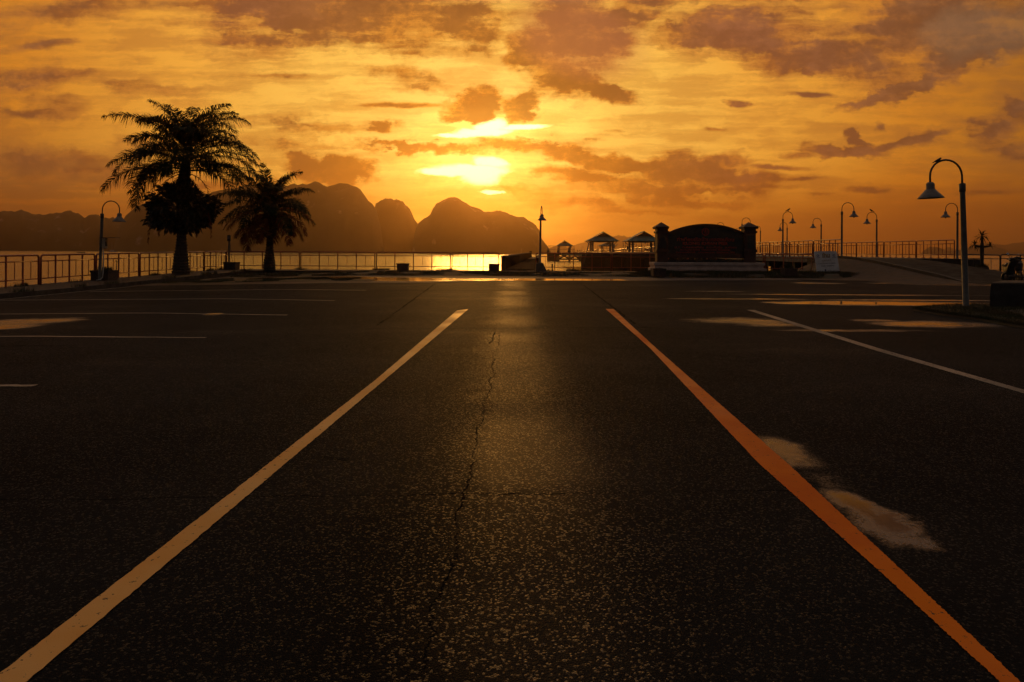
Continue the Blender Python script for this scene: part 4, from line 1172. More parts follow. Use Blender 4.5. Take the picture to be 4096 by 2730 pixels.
# tall palm
p1 = G(723, 1117); D1 = p1.y; pxm = D1 / F            # metres per photo pixel at that distance
root = empty('palm_tree', (p1.x, p1.y, p1.z - .02)); tag(root, 'tall feathery palm with a leafy plant growing round its trunk', 'palm tree')
hz1 = lambda py: (1117 - py) * pxm
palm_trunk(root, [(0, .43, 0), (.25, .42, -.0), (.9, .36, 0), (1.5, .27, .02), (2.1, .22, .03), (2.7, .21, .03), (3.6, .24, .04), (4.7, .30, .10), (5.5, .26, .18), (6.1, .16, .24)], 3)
cz = hz1(652)
R1_ = random.Random(5)
specs = []   # azimuth (0 = right, 180 = left, 270 = towards the camera), start elevation, length, droop, crown height offset
specs += [(180, 66, 3.5, 62, .75), (196, 44, 4.15, 82, .55), (172, 30, 3.7, 74, .5), (186, 12, 4.2, 74, -.35), (170, 4, 3.7, 92, -.4), (150, 20, 3.5, 88, -.2), (205, 8, 3.6, 98, -.3),
          (8, 56, 3.9, 98, .6), (-14, 46, 3.9, 92, .55), (20, 62, 3.5, 78, .7), (-5, 34, 3.8, 92, .4), (2, 12, 4.2, 62, -.3), (-12, 2, 3.7, 72, -.4), (14, 18, 4.0, 84, -.25), (25, 8, 3.6, 84, -.35),
          (140, 74, 3.5, 70, .7), (70, 66, 3.4, 72, .75), (255, 60, 2.9, 98, .6), (285, 50, 3.0, 104, .5), (130, 46, 3.2, 92, .5), (50, 40, 3.4, 98, .4), (230, 30, 2.9, 108, .2), (310, 30, 2.9, 112, .2),
          (95, 30, 3.0, 98, .1), (160, 58, 3.6, 88, .65), (345, 62, 3.3, 70, .75), (265, 20, 2.4, 105, 0),
          (190, 58, 3.6, 84, .6), (178, 40, 3.4, 92, .3), (0, 50, 3.6, 104, .5), (12, 36, 3.6, 100, .3), (215, 44, 3.2, 96, .4), (325, 44, 3.2, 100, .4), (100, 78, 3.3, 75, .65), (165, 15, 3.9, 100, -.1), (350, 15, 3.9, 100, -.1), (200, 28, 3.9, 100, .0), (30, 28, 3.7, 100, .0), (240, 36, 3.2, 120, .2), (300, 36, 3.2, 120, .2), (0, 26, 4.1, 84, .1), (182, 24, 4.0, 84, .1), (60, 50, 3.2, 92, .5), (140, 60, 3.3, 84, .6)]
for k, (az, el, L, dr, oz) in enumerate(specs):
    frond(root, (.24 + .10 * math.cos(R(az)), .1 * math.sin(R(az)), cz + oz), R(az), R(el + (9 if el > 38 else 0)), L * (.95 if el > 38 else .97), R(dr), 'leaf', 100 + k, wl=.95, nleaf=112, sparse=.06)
for k, (az, el, L, dr, oz) in enumerate([(200, -20, 1.9, 62, -.5), (165, -35, 1.7, 50, -.55), (340, -30, 1.8, 56, -.5), (20, -40, 1.9, 46, -.55), (280, -45, 1.6, 45, -.6), (355, -12, 2.4, 80, -.45), (182, -4, 2.6, 90, -.45)]):
    frond(root, (.08, 0, cz + oz), R(az), R(el), L, R(dr), 'dead_leaf', 300 + k, wl=.30, nleaf=34, sparse=.45)
for k, (x_, z_, L_) in enumerate([(-1.35, 855, 1.5), (1.45, 850, 1.3), (-.9, 880, .9), (.8, 890, .8)]):
    frond(root, (x_, -.2, hz1(z_)), R(180 if x_ < 0 else 0), R(-78), L_, R(14), 'dead_leaf', 900 + k, wl=.2, nleaf=30, sparse=.3)
# the plant growing round its trunk
c1 = Vector((p1.x + .02, p1.y, p1.z + hz1(838)))
mb = MB(); rb_ = random.Random(9)
for k in range(8500):
    th = rb_.uniform(0, 6.283); u = rb_.uniform(-1, 1); rr = rb_.uniform(.35, 1.0) ** .5
    s = math.sqrt(1 - u * u)
    lump = 1 + .13 * math.sin(3 * th + 4 * u) + .09 * math.sin(7 * th - 3 * u) + .07 * math.sin(11 * u + th * 2)
    p = Vector((s * math.cos(th) * 1.58, s * math.sin(th) * 1.3, u * (1.02 if u < 0 else 1.25))) * rr * lump
    if u > .55: p.x *= .62
    q = c1 + p
    o_ = (p.normalized() + Vector((rb_.uniform(-.6, .6), rb_.uniform(-.6, .6), rb_.uniform(-.9, .3)))).normalized()
    ll = rb_.uniform(.12, .24) * (1.5 if rr > .9 else 1); o_ = (o_ + Vector((0, 0, -.5 if u < 0 else 0))).normalized(); t = o_.cross(Vector((rb_.uniform(-1, 1), rb_.uniform(-1, 1), rb_.uniform(-1, 1)))).normalized() * ll * .20
    v = [mb.bm.verts.new(x_) for x_ in (q, q + o_ * ll * .5 + t, q + o_ * ll, q + o_ * ll * .5 - t)]; mb.bm.faces.new(v)
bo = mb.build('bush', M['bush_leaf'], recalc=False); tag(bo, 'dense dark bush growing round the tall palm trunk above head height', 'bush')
mb = MB()
for k in range(60):
    th = rb_.uniform(0, 6.283); u = rb_.uniform(-.8, .9); e = c1 + Vector((math.cos(th) * 1.3 * math.sqrt(1 - u * u), math.sin(th) * 1.1 * math.sqrt(1 - u * u), u * 1.0))
    a_ = Vector((p1.x, p1.y, c1.z + u * .5)); mb.tube([a_, a_.lerp(e, .5) + Vector((0, 0, .12)), e], [.028, .016, .006], 4, cap=False)
mb.build('branches', M['bark'], bo)

# small palm
D2 = 39.3; xx2 = ray(1077, 1085).x * D2; pm2 = D2 / F; z2 = .27
root = empty('palm_tree', (xx2, D2, z2)); tag(root, 'shorter rounded palm with drooping reddish lower leaves before the railing', 'palm tree')
h2 = lambda py: (1086 - py) * pm2
palm_trunk(root, [(0, .33, 0), (.3, .34, 0), (.8, .27, .01), (1.3, .20, .02), (1.9, .18, .02), (2.0, .30, .02), (2.4, .46, .0), (2.9, .45, .0), (3.4, .30, 0), (3.9, .18, 0)], 4)
for k in range(44):
    az = k * 137.5 % 360; tier = k / 44.0
    el = lerp(78, -28, tier ** .9) + random.uniform(-7, 7)
    L = lerp(2.6, 3.0, tier) * random.uniform(.88, 1.12)
    dr = lerp(62, 62, tier) + random.uniform(-10, 14)
    matn = 'dead_leaf' if tier > .74 else 'leaf'
    frond(root, (.1 * math.cos(R(az)), .1 * math.sin(R(az)), h2(835) + lerp(.35, -.35, tier)), R(az), R(el), L * (.92 if tier > .8 else 1), R(dr), matn, 500 + k, wl=.76, nleaf=92, sparse=.06)
frond(root, (0, 0, h2(825)), R(12), R(66), 2.75, R(42), 'leaf', 700, wl=.3, nleaf=36)
frond(root, (0, 0, h2(850)), R(182), R(10), 3.3, R(78), 'dead_leaf', 701, wl=.42, nleaf=46, sparse=.1)
frond(root, (0, 0, h2(850)), R(-4), R(20), 3.3, R(82), 'dead_leaf', 702, wl=.42, nleaf=46, sparse=.1)

# branching plant in its round pot at the right
D3 = 36.6
def rp(x, y): p = at(3640 + x * .1938, 880 + y * .1938, D3); return p
b0 = rp(1488, 1090)
root = empty('branching_plant', (b0.x, D3, b0.z)); tag(root, 'bare branching plant with three leafy heads in a low pot at the right', 'plant')
def rl(x, y, dy_=0): p = rp(x, y); return Vector((p.x - b0.x, dy_, p.z - b0.z))
MB().lathe([(0, 0), (.26, 0), (.32, .12), (.30, .30), (.26, .30), (.24, .26), (0, .26)], n=20).build('pot', M['planter'], root)
MB().tube([rl(1488, 1000), rl(1487, 800), rl(1487, 560), rl(1490, 460), rl(1490, 340)], [.075, .085, .10, .07, .05], 10).build('trunk', M['bark'], root)
MB().tube([rl(1480, 560), rl(1410, 545), rl(1345, 535), rl(1330, 515)], [.06, .055, .045, .03], 8).build('branch', M['bark'], root)
MB().tube([rl(1500, 560), rl(1570, 555), rl(1640, 545), rl(1655, 520)], [.06, .055, .045, .03], 8).build('branch', M['bark'], root)
for hx, hy, n_, L_ in ((1492, 330, 44, .46), (1335, 510, 30, .36), (1655, 525, 22, .28)):
    mb = MB(); c = rl(hx, hy)
    for k in range(n_):
        a = k * 2.4; el = random.uniform(-.9, 1.2); d = Vector((math.cos(a) * math.cos(el), math.sin(a) * math.cos(el), math.sin(el)))
        l_ = L_ * random.uniform(.8, 1.3); t = d.cross(Vector((0, 0, 1))).normalized() * .026
        m_ = c + d * l_ * .55; e = c + d * l_ + Vector((0, 0, -l_ * random.uniform(.1, .5)))
        v = [mb.bm.verts.new(q_) for q_ in (c - t, c + t, m_ + t, m_ - t, e)]; mb.bm.faces.new(v[:4]); mb.bm.faces.new((v[3], v[2], v[4]))
    mb.build('leaf_head', M['leaf'], root, recalc=False)
mb = MB(); blades(mb, (0, 0, .24), 240, .30, .28, .9, .01); mb.build('weeds', M['grass'], root, recalc=False)
# ---------------------------------------------------------------- the pier sign
DS = 39.0
def s6(x, y, d=DS): return at(2540 + x * .255, 820 + y * .255, d)
sb = s6(1110, 1045)
SX, SZ = sb.x, .30
sign = empty('pier_sign', (SX, DS, SZ)); tag(sign, 'arched dark granite sign with red lettering between two capped pillars on a pale plinth', 'sign')
def sl_(x, y, dy_=0.0): p = s6(x, y); return Vector((p.x - SX, dy_, p.z - SZ))
pl0, pl1 = sl_(245, 1048).x, sl_(1990, 1048).x
def zz(y): return sl_(1110, y).z
pm_ = MB()
def slab_(x0, x1, y0, y1, d0, d1):
    a, b_ = sl_(x0, y0), sl_(x1, y1); z0_, z1_ = min(a.z, b_.z), max(a.z, b_.z)
    return ((a.x + b_.x) / 2, (d0 + d1) / 2, (z0_ + z1_) / 2), (abs(b_.x - a.x), d1 - d0, z1_ - z0_)
MB().box(*slab_(245, 1990, 1060, 1000, -.75, .75)).build('lower_step', M['plinth'], sign, bevel=.01)
MB().box(*slab_(275, 1950, 1002, 942, -.66, .66)).build('plinth', M['plinth'], sign, bevel=.01)
MB().box(*slab_(262, 1968, 944, 908, -.72, .72)).build('top_slab', M['plinth'], sign, bevel=.012)
MB().box((0, 0, (zz(1060) - .5) / 2 - .01), (abs(pl1 - pl0) * .97, 1.3, .5 + zz(1060))).build('footing', M['dark_concrete'], sign)
for x0, x1, c0_, c1_, ax in ((330, 500, 298, 512, 412), (1690, 1868, 1665, 1898, 1783)):
    pr = MB().box(*slab_(x0, x1, 908, 380, -.32, .32)).build('pillar', M['sign_red'], sign, bevel=.01)
    MB().box(*slab_(x0 - 16, x1 + 16, 445, 415, -.37, .37)).build('neck_band', M['sign_red'], pr, bevel=.008)
    MB().box(*slab_(x0 - 12, x1 + 12, 745, 705, -.36, .36)).build('waist_band', M['sign_red'], pr, bevel=.008)
    MB().box(*slab_(x0 + 40, x1 - 30, 680, 480, -.335, -.31)).build('inset_panel', M['granite'], pr)
    a, b_ = sl_(c0_, 380), sl_(c1_, 350); t_ = sl_(ax, 272); w_ = (b_.x - a.x) / 2; cx_ = (a.x + b_.x) / 2; z0_, z1_ = a.z, b_.z
    cb = MB(); q0 = [cb.bm.verts.new((cx_ + sx * w_ * .94, sy * .42, z0_)) for sx, sy in ((-1, -1), (1, -1), (1, 1), (-1, 1))]
    q1 = [cb.bm.verts.new((cx_ + sx * w_, sy * .45, z1_)) for sx, sy in ((-1, -1), (1, -1), (1, 1), (-1, 1))]
    tp = cb.bm.verts.new((t_.x, 0, t_.z)); cb.bm.faces.new(list(reversed(q0)))
    for k in range(4):
        cb.bm.faces.new((q0[k], q0[(k + 1) % 4], q1[(k + 1) % 4], q1[k])); cb.bm.faces.new((q1[k], q1[(k + 1) % 4], tp))
    cb.build('cap', M['sign_red'], pr)
# arched face and its coping
arch = []
for k in range(33):
    t = k / 32; x = lerp(505, 1690, t); xx = (x - 1100) / 595.0
    y = 300 + 138 * abs(xx) ** 2.05; arch.append((x, y))
mb = MB()
face = [sl_(x, y + 36) for x, y in arch]
pts = [sl_(505, 768)] + face + [sl_(1690, 768)]
mb.prism([(p.x, -.12, p.z) for p in pts], (0, .24, 0)); panel = mb.build('granite_panel', M['granite'], sign)
mb = MB(); vo = []
for (x, y) in arch:
    a, b_ = sl_(x, y), sl_(x, y + 40); vo.append([mb.bm.verts.new(q_) for q_ in ((a.x, -.2, a.z), (a.x, .2, a.z), (b_.x, .2, b_.z), (b_.x, -.2, b_.z))])
for a, b_ in zip(vo, vo[1:]):
    for k in range(4): mb.bm.faces.new((a[k], a[(k + 1) % 4], b_[(k + 1) % 4], b_[k]))
mb.bm.faces.new(vo[0]); mb.bm.faces.new(vo[-1]); mb.build('arch_coping', M['sign_red'], sign)
MB().box(*slab_(500, 1692, 832, 766, -.17, .17)).build('cross_beam', M['sign_red'], sign)
MB().box(*slab_(500, 1692, 908, 860, -.10, .10)).build('low_wall', M['dark_concrete'], sign)

def text_mesh(s, width, height, bold=.0, ext=.006):
    cu = bpy.data.curves.new('lettering', 'FONT'); cu.body = s; cu.size = 1.0; cu.align_x = 'CENTER'; cu.offset = bold; cu.extrude = 0.0
    cu.resolution_u = 4
    ob = bpy.data.objects.new('lettering', cu); COL.objects.link(ob)
    bpy.context.view_layer.update()
    me = bpy.data.meshes.new_from_object(ob.evaluated_get(bpy.context.evaluated_depsgraph_get()))
    bpy.data.objects.remove(ob); bpy.data.curves.remove(cu)
    xs_ = [v.co.x for v in me.vertices]; ys2_ = [v.co.y for v in me.vertices]
    if not xs_: return me
    w0, w1, h0, h1 = min(xs_), max(xs_), min(ys2_), max(ys2_)
    for v in me.vertices:
        x, y = v.co.x, v.co.y
        v.co = ((x - (w0 + w1) / 2) / (w1 - w0) * width, 0, (y - h0) / (h1 - h0) * height)
    bm_ = bmesh.new(); bm_.from_mesh(me)
    r_ = bmesh.ops.extrude_face_region(bm_, geom=bm_.faces[:])
    bmesh.ops.translate(bm_, verts=[g for g in r_['geom'] if isinstance(g, bmesh.types.BMVert)], vec=(0, -ext, 0))
    bmesh.ops.recalc_face_normals(bm_, faces=bm_.faces[:]); bm_.to_mesh(me); bm_.free()
    return me
def put_text(s, x0, x1, y0, y1, parent, bold, mat, yoff=-.122):
    a, b_ = sl_(x0, y1), sl_(x1, y0)
    me = text_mesh(s, b_.x - a.x, b_.z - a.z, bold); me.materials.append(M[mat])
    o = bpy.data.objects.new('lettering', me); COL.objects.link(o); o.parent = parent; o.location = ((a.x + b_.x) / 2, yoff, a.z)
    return o
put_text('ท่าเทียบเรือบ้านคลองเคียน', 650, 1545, 508, 572, panel, .022, 'letters')
put_text('KLONG KHIAN PIER', 740, 1450, 588, 632, panel, .03, 'letters')
put_text('ม.1  ต.คลองเคียน  อ.ตะกั่วทุ่ง  จ.พังงา', 615, 1580, 648, 694, panel, .016, 'letters')
put_text('M.1 KLONG KHIAN  TAKUATHUNG  PHANGNGA', 705, 1490, 700, 720, panel, .02, 'letters')
put_text('กรมการขนส่งทางน้ำ  กระทรวงคมนาคม  ปีงบประมาณ 2553', 635, 1555, 731, 757, panel, .016, 'letters')
# round emblem: ring and a curled device inside
e0 = sl_(1097, 425); er = sl_(1097 + 60, 425).x - e0.x
mb = MB(); N_ = 28
for rr, wd in ((er, .035), (er * .80, .014)):
    ro, ri = [], []
    for k in range(N_):
        a = 2 * math.pi * k / N_; ro.append((e0.x + rr * math.cos(a), e0.z + rr * math.sin(a))); ri.append((e0.x + (rr - wd) * math.cos(a), e0.z + (rr - wd) * math.sin(a)))
    for k in range(N_):
        k2 = (k + 1) % N_; mb.prism([(ro[k][0], -.128, ro[k][1]), (ro[k2][0], -.128, ro[k2][1]), (ri[k2][0], -.128, ri[k2][1]), (ri[k][0], -.128, ri[k][1])], (0, .01, 0))
sp = []
for k in range(22):
    a = k * .42 + .4; r_ = er * .16 + er * .022 * k; sp.append((e0.x + r_ * math.cos(a) * .9, -.126, e0.z + r_ * math.sin(a)))
mb.tube(sp, .013, 5)
mb.tube([(e0.x - er * .1, -.126, e0.z - er * .62), (e0.x + er * .08, -.126, e0.z - er * .1), (e0.x - er * .02, -.126, e0.z + er * .5)], .016, 5)
mb.build('emblem', M['letters'], panel)

# ---------------------------------------------------------------- white notice board on its timber easel
DB = 38.0
def s7(x, y, d=DB): return at(2900 + x * .2975, 780 + y * .2975, d)
cs = [s7(1213, 760), s7(1520, 758), s7(1545, 1050), s7(1238, 1056)]
o0 = s7(1390, 1056)
nb = empty('notice_board', o0); tag(nb, 'white notice board leaning slightly, propped on a thin timber leg before the ramp', 'notice board')
q4 = [Vector((c.x - o0.x, .0 if i > 1 else .16, c.z - o0.z)) for i, c in enumerate(cs)]
mb = MB()
def cornered(q):
    out = []
    for i in range(4):
        p, a, b_ = q[i], q[i - 1], q[(i + 1) % 4]
        out += [p + (a - p).normalized() * .05, p + (b_ - p).normalized() * .05]
    return out
mb.prism(cornered(q4), (0, .03, 0)); face_ = mb.build('board', M['board_white'], nb)
MB().bar(Vector((q4[0].x - .02, .35, 0)) + Vector((-.10, 0, .02)), q4[0] + Vector((.03, .08, -.5)), .05).build('easel_leg', M['stick'], nb)
MB().bar((q4[3].x - .32, .25, .07), (q4[3].x + .25, .08, -.0), .05).build('foot_bar', M['stick'], nb)
def onboard(u, v): # u,v in 0..1 from top left
    top_ = q4[0].lerp(q4[1], u); bot_ = q4[3].lerp(q4[2], u); return top_.lerp(bot_, v)
def btext(s, u0, u1, v0, v1, mat, bold=.0):
    a, b_ = onboard(u0, v1), onboard(u1, v0)
    me = text_mesh(s, (onboard(u1, v1) - a).length, (onboard(u0, v0) - a).length, bold, .004); me.materials.append(M[mat])
    o = bpy.data.objects.new('print', me); COL.objects.link(o); o.parent = face_
    x_ = (onboard(u1, v1) - a).normalized(); z_ = (onboard(u0, v0) - a).normalized(); y_ = x_.cross(z_) * -1; y_ = z_.cross(x_)
    c = (a + onboard(u1, v1)) / 2 + Vector((0, -.004, 0))
    o.matrix_local = Matrix.Translation(c) @ Matrix((x_, y_, z_)).transposed().to_4x4()
    return o
btext('ห้าม', .34, .68, .06, .30, 'board_gold', .05)
btext('จอดรถบริเวณนี้', .28, .68, .37, .46, 'board_gold', .0)
btext('ห้ามจำหน่ายสินค้าบริเวณท่าเทียบเรือ', .10, .86, .52, .58, 'board_text')
btext('ให้เป็นที่จอดรับส่งผู้โดยสาร', .22, .78, .645, .70, 'board_text', .02)
btext('องค์การบริหารส่วนตำบลคลองเคียน', .44, .90, .865, .90, 'board_text')
btext('NO PARKING', .08, .24, .28, .305, 'board_text', .02); btext('NO PARKING', .77, .93, .27, .295, 'board_text', .02)
for u, v, r_, m_ in ((.15, .20, .055, 'board_blue'), (.84, .19, .055, 'board_blue'), (.385, .86, .04, 'board_blue')):
    c = onboard(u, v); mb = MB(); W0 = (q4[1] - q4[0]).length
    up_ = (q4[0] - q4[3]).normalized(); rt_ = (q4[1] - q4[0]).normalized()
    if r_ > .05:
        N_ = 20
        for k in range(N_):
            a0, a1 = 6.2832 * k / N_, 6.2832 * (k + 1) / N_
            P_ = lambda a, q: c + (rt_ * math.cos(a) + up_ * math.sin(a)) * W0 * q + Vector((0, -.006, 0))
            mb.prism([P_(a0, r_), P_(a1, r_), P_(a1, r_ * .7), P_(a0, r_ * .7)], (0, .004, 0))
        d_ = (rt_ + up_).normalized() * W0 * r_ * .8; w_ = (rt_ - up_).normalized() * W0 * r_ * .15; cc = c + Vector((0, -.006, 0))
        mb.prism([cc - d_ - w_, cc - d_ + w_, cc + d_ + w_, cc + d_ - w_], (0, .004, 0))
    else:
        mb.prism([c + (rt_ * math.cos(6.2832 * k / 20) + up_ * math.sin(6.2832 * k / 20)) * W0 * r_ + Vector((0, -.006, 0)) for k in range(20)], (0, .004, 0))
    mb.build('round_mark', M[m_], face_)

# ---------------------------------------------------------------- jetty going out through the railing gap
jr = empty('jetty', (.6, 42.6, 0)); tag(jr, 'low jetty with boarded side walls leading out through the gap in the railing', 'jetty')
def jx(off, y): return off - .6 + .043 * (y - 42.3)
def jwall(off, y0, y1, z0, zt0, zt1, name):
    mb = MB()
    a = [(jx(off, y0) - .12, y0 - 42.6, z0), (jx(off, y0) + .12, y0 - 42.6, z0), (jx(off, y0) + .12, y0 - 42.6, zt0), (jx(off, y0) - .12, y0 - 42.6, zt0)]
    b_ = [(jx(off, y1) - .12, y1 - 42.6, z0), (jx(off, y1) + .12, y1 - 42.6, z0), (jx(off, y1) + .12, y1 - 42.6, zt1), (jx(off, y1) - .12, y1 - 42.6, zt1)]
    va = [mb.bm.verts.new(p) for p in a]; vb = [mb.bm.verts.new(p) for p in b_]
    mb.bm.faces.new(va); mb.bm.faces.new(vb)
    for k in range(4): mb.bm.faces.new((va[k], va[(k + 1) % 4], vb[(k + 1) % 4], vb[k]))
    return mb.build(name, M['wood'], jr)
lw = jwall(-.56, 42.5, 150, -.4, 1.14, 1.36, 'side_wall')
jwall(1.62, 42.5, 62, -.4, 1.10, 1.22, 'side_wall')
mb = MB()
mb.bar((jx(-.56, 42.45), -.15, 1.17), (jx(-.56, 150.1), 107.5, 1.39), .34, .09); mb.build('wall_cap', M['wood'], lw)
mb = MB(); y = 43.0
while y < 150:
    mb.bar((jx(-.56, y) + .14, y - 42.6, .3), (jx(-.56, y) + .14, y - 42.6, 1.13 + .22 * (y - 42) / 108), .07, .05, up=(0, 1, 0)); y += .9 if y < 70 else 2.5
mb.build('wall_battens', M['wood'], lw)
mb = MB(); mb.prism([(jx(-.66, 42.3), -.3, .0), (jx(1.5, 42.3), -.3, .0), (jx(1.5, 150), 107.4, .06), (jx(-.66, 150), 107.4, .06)], (0, 0, .32)); y = 43.2
while y < 110:
    mb.box((jx(.45, y), y - 42.6, .345 + random.uniform(0, .025)), (1.9, .16, .06)); y += .62 if y < 70 else 1.5
mb.build('deck', M['wood'], jr)
mb = MB()
for y in (52, 64, 78, 95, 115, 135, 149): mb.box((jx(.45, y), y - 42.6, -1.2), (1.9, .35, 2.4))
mb.build('supports', M['dark_concrete'], jr)
for x_ in (-.5, 1.3):
    pass
MB().box((jx(-.56, 150.4), 107.8, .6), (.5, .5, 2.2)).build('end_post', M['dark_concrete'], jr)
a = at(2209, 1070, 100)
o = MB().lathe([(0, -2), (.09, -2), (.09, .9), (.12, .95), (.12, 1.15), (.08, 1.3), (.08, 1.36), (0, 1.36)], n=12).build('marker_post', M['dark_metal']); o.location = (a.x, 100, -1.59)
tag(o, 'short dark marker post standing in the bright water right of the jetty', 'post')

# ---------------------------------------------------------------- black block and scooters at the right edge
cA = Gv(2278, 735); 
blk = MB()
x0 = at(3962, 1131, 16.3).x
pts = [(x0 + .0, 16.3, -.02), (x0 + 3.3, 16.1, -.02), (x0 + 3.3, 17.9, -.02), (x0 + 1.35, 17.9, -.02)]
vb_ = [blk.bm.verts.new(p) for p in pts]; zt_ = at(3962, 1132, 16.3).z
mid_ = [blk.bm.verts.new((p[0] + (-.012 if i in (0, 3) else .0), p[1] - .0, zt_ * .62)) for i, p in enumerate(pts)]
vt_ = [blk.bm.verts.new((p[0] + (.03 if i in (0, 3) else 0), p[1] + .02, zt_ - .035)) for i, p in enumerate(pts)]
vu_ = [blk.bm.verts.new((p[0] + (.06 if i in (0, 3) else 0), p[1] + (.05 if i < 2 else -.05), zt_)) for i, p in enumerate(pts)]
for A_, B_ in ((vb_, mid_), (mid_, vt_), (vt_, vu_)):
    for k in range(4): blk.bm.faces.new((A_[k], A_[(k + 1) % 4], B_[(k + 1) % 4], B_[k]))
blk.bm.faces.new(vu_)
o = blk.build('concrete_block', M['dark_concrete']); tag(o, 'big black stained concrete block on the grass at the right photo edge', 'block')

def scooter(loc, rz, label):
    """parked motor scooter, front wheel along -y"""
    r_ = empty('scooter', loc, rz); tag(r_, label, 'scooter', 'scooters parked at the right edge')
    for y in (-.62, .62):
        t_ = MB(); rad = .235
        ring = [(0, y + rad * math.cos(a), .27 + rad * math.sin(a)) for a in [6.2832 * k / 20 for k in range(20)]]
        nn = 8; vs = []
        for k in range(20):
            a = 6.2832 * k / 20
            vs.append([t_.bm.verts.new((.05 * math.cos(b), y + (rad + .05 * math.sin(b)) * math.cos(a), .285 + (rad + .05 * math.sin(b)) * math.sin(a))) for b in [6.2832 * j / nn for j in range(nn)]])
        for k in range(20):
            for j in range(nn):
                f = t_.bm.faces.new((vs[k][j], vs[(k + 1) % 20][j], vs[(k + 1) % 20][(j + 1) % nn], vs[k][(j + 1) % nn])); f.smooth = True
        w_ = t_.build('wheel', M['black_plastic'], r_)
        MB().lathe([(0, -.03), (.17, -.03), (.19, 0), (.17, .03), (0, .03)], n=16).build('rim', M['dark_metal'], w_)
        w_.children[0].rotation_euler = (0, R(90), 0); w_.children[0].location = (0, y, .285)
    # leg shield and front nose
    b = MB()
    sec = [(-.70, .42, .07), (-.66, .62, .15), (-.58, .82, .20), (-.52, .98, .17), (-.50, 1.03, .10)]
    va = [[b.bm.verts.new((-w_, y + .06, z)), b.bm.verts.new((-w_ * .5, y - .04, z)), b.bm.verts.new((w_ * .5, y - .04, z)), b.bm.verts.new((w_, y + .06, z)), b.bm.verts.new((w_ * .8, y + .16, z)), b.bm.verts.new((-w_ * .8, y + .16, z))] for y, z, w_ in [(q[0] + .02, q[1], q[2]) for q in sec]]
    va_ = [[b.bm.verts.new(v) for v in ()]]
    for A_, B_ in zip(va, va[1:]):
        for k in range(6): b.bm.faces.new((A_[k], A_[(k + 1) % 6], B_[(k + 1) % 6], B_[k]))
    b.bm.faces.new(va[0]); b.bm.faces.new(va[-1])
    b.build('leg_shield', M['scooter'], r_, bevel=.01)
    MB().tube([(0, -.62, .55), (0, -.64, .50), (.0, -.62, .30)], .05, 8).build('fork', M['dark_metal'], r_)
    MB().sphere((0, -.60, .47), .2, (.42, 1.1, .35)).build('front_mudguard', M['scooter'], r_)
    MB().sphere((0, -.46, 1.07), .16, (1.05, .75, .55)).build('handlebar_cover', M['scooter'], r_)
    h = MB().tube([(-.36, -.36, 1.04), (-.22, -.44, 1.08), (.22, -.44, 1.08), (.36, -.36, 1.04)], .018, 6).build('handlebar', M['dark_metal'], r_)
    MB().tube([(-.37, -.355, 1.037), (-.25, -.425, 1.07)], .027, 8).build('grip', M['black_plastic'], h)
    MB().tube([(.37, -.355, 1.037), (.25, -.425, 1.07)], .027, 8).build('grip', M['black_plastic'], h)
    for sx in (-1, 1):
        m_ = MB().tube([(sx * .20, -.44, 1.09), (sx * .25, -.44, 1.20), (sx * .33, -.42, 1.25)], .008, 5).build('mirror', M['dark_metal'], r_)
        MB().sphere((sx * .36, -.42, 1.27), .06, (1.1, .25, .75)).build('mirror_face', M['mirror'], m_)
    MB().sphere((0, -.665, .88), .07, (1, .4, .8)).build('headlight', M['bulb'], r_)
    MB().box((0, -.22, .33), (.30, .55, .08)).build('footboard', M['black_plastic'], r_, bevel=.02)
    b = MB(); prof = [(.05, .36, .13), (.05, .62, .14), (.15, .72, .15), (.45, .74, .15), (.75, .80, .12), (.86, .74, .08), (.80, .62, .12), (.55, .45, .15), (.2, .34, .14)]
    L_ = [b.bm.verts.new((-w_, y, z)) for y, z, w_ in prof]; R_ = [b.bm.verts.new((w_, y, z)) for y, z, w_ in prof]
    b.bm.faces.new(L_); b.bm.faces.new(list(reversed(R_)))
    for k in range(len(prof)): b.bm.faces.new((L_[k], L_[(k + 1) % len(prof)], R_[(k + 1) % len(prof)], R_[k]))
    b.build('body', M['scooter'], r_, bevel=.02)
    MB().sphere((0, .40, .79), .2, (.75, 2.0, .32)).build('seat', M['black_plastic'], r_)
    MB().box((0, .88, .66), (.16, .04, .08)).build('tail_light', M['tail'], r_, bevel=.01)
    MB().tube([(.10, .2, .26), (.15, .5, .28), (.16, .85, .34)], .04, 8).build('exhaust', M['dark_metal'], r_)
    MB().bar((-.12, .12, .30), (-.24, .18, .03), .025).build('stand', M['dark_metal'], r_)
    return r_
ps = at(4052, 1118, 31.5)
def gr(x, y): return ramp_z(x, y) if 16.6 < x < 35.5 and 28.8 < y < 43.5 else gz(x, y)
scooter((22.15, 30.2, gr(22.15, 30.2)), R(-14), 'scooter facing the camera with both mirrors up, at the right photo edge')
scooter((21.75, 29.0, gr(21.75, 29.0)), R(205), 'scooter turned away showing its seat and amber tail light, cut by the right photo edge')

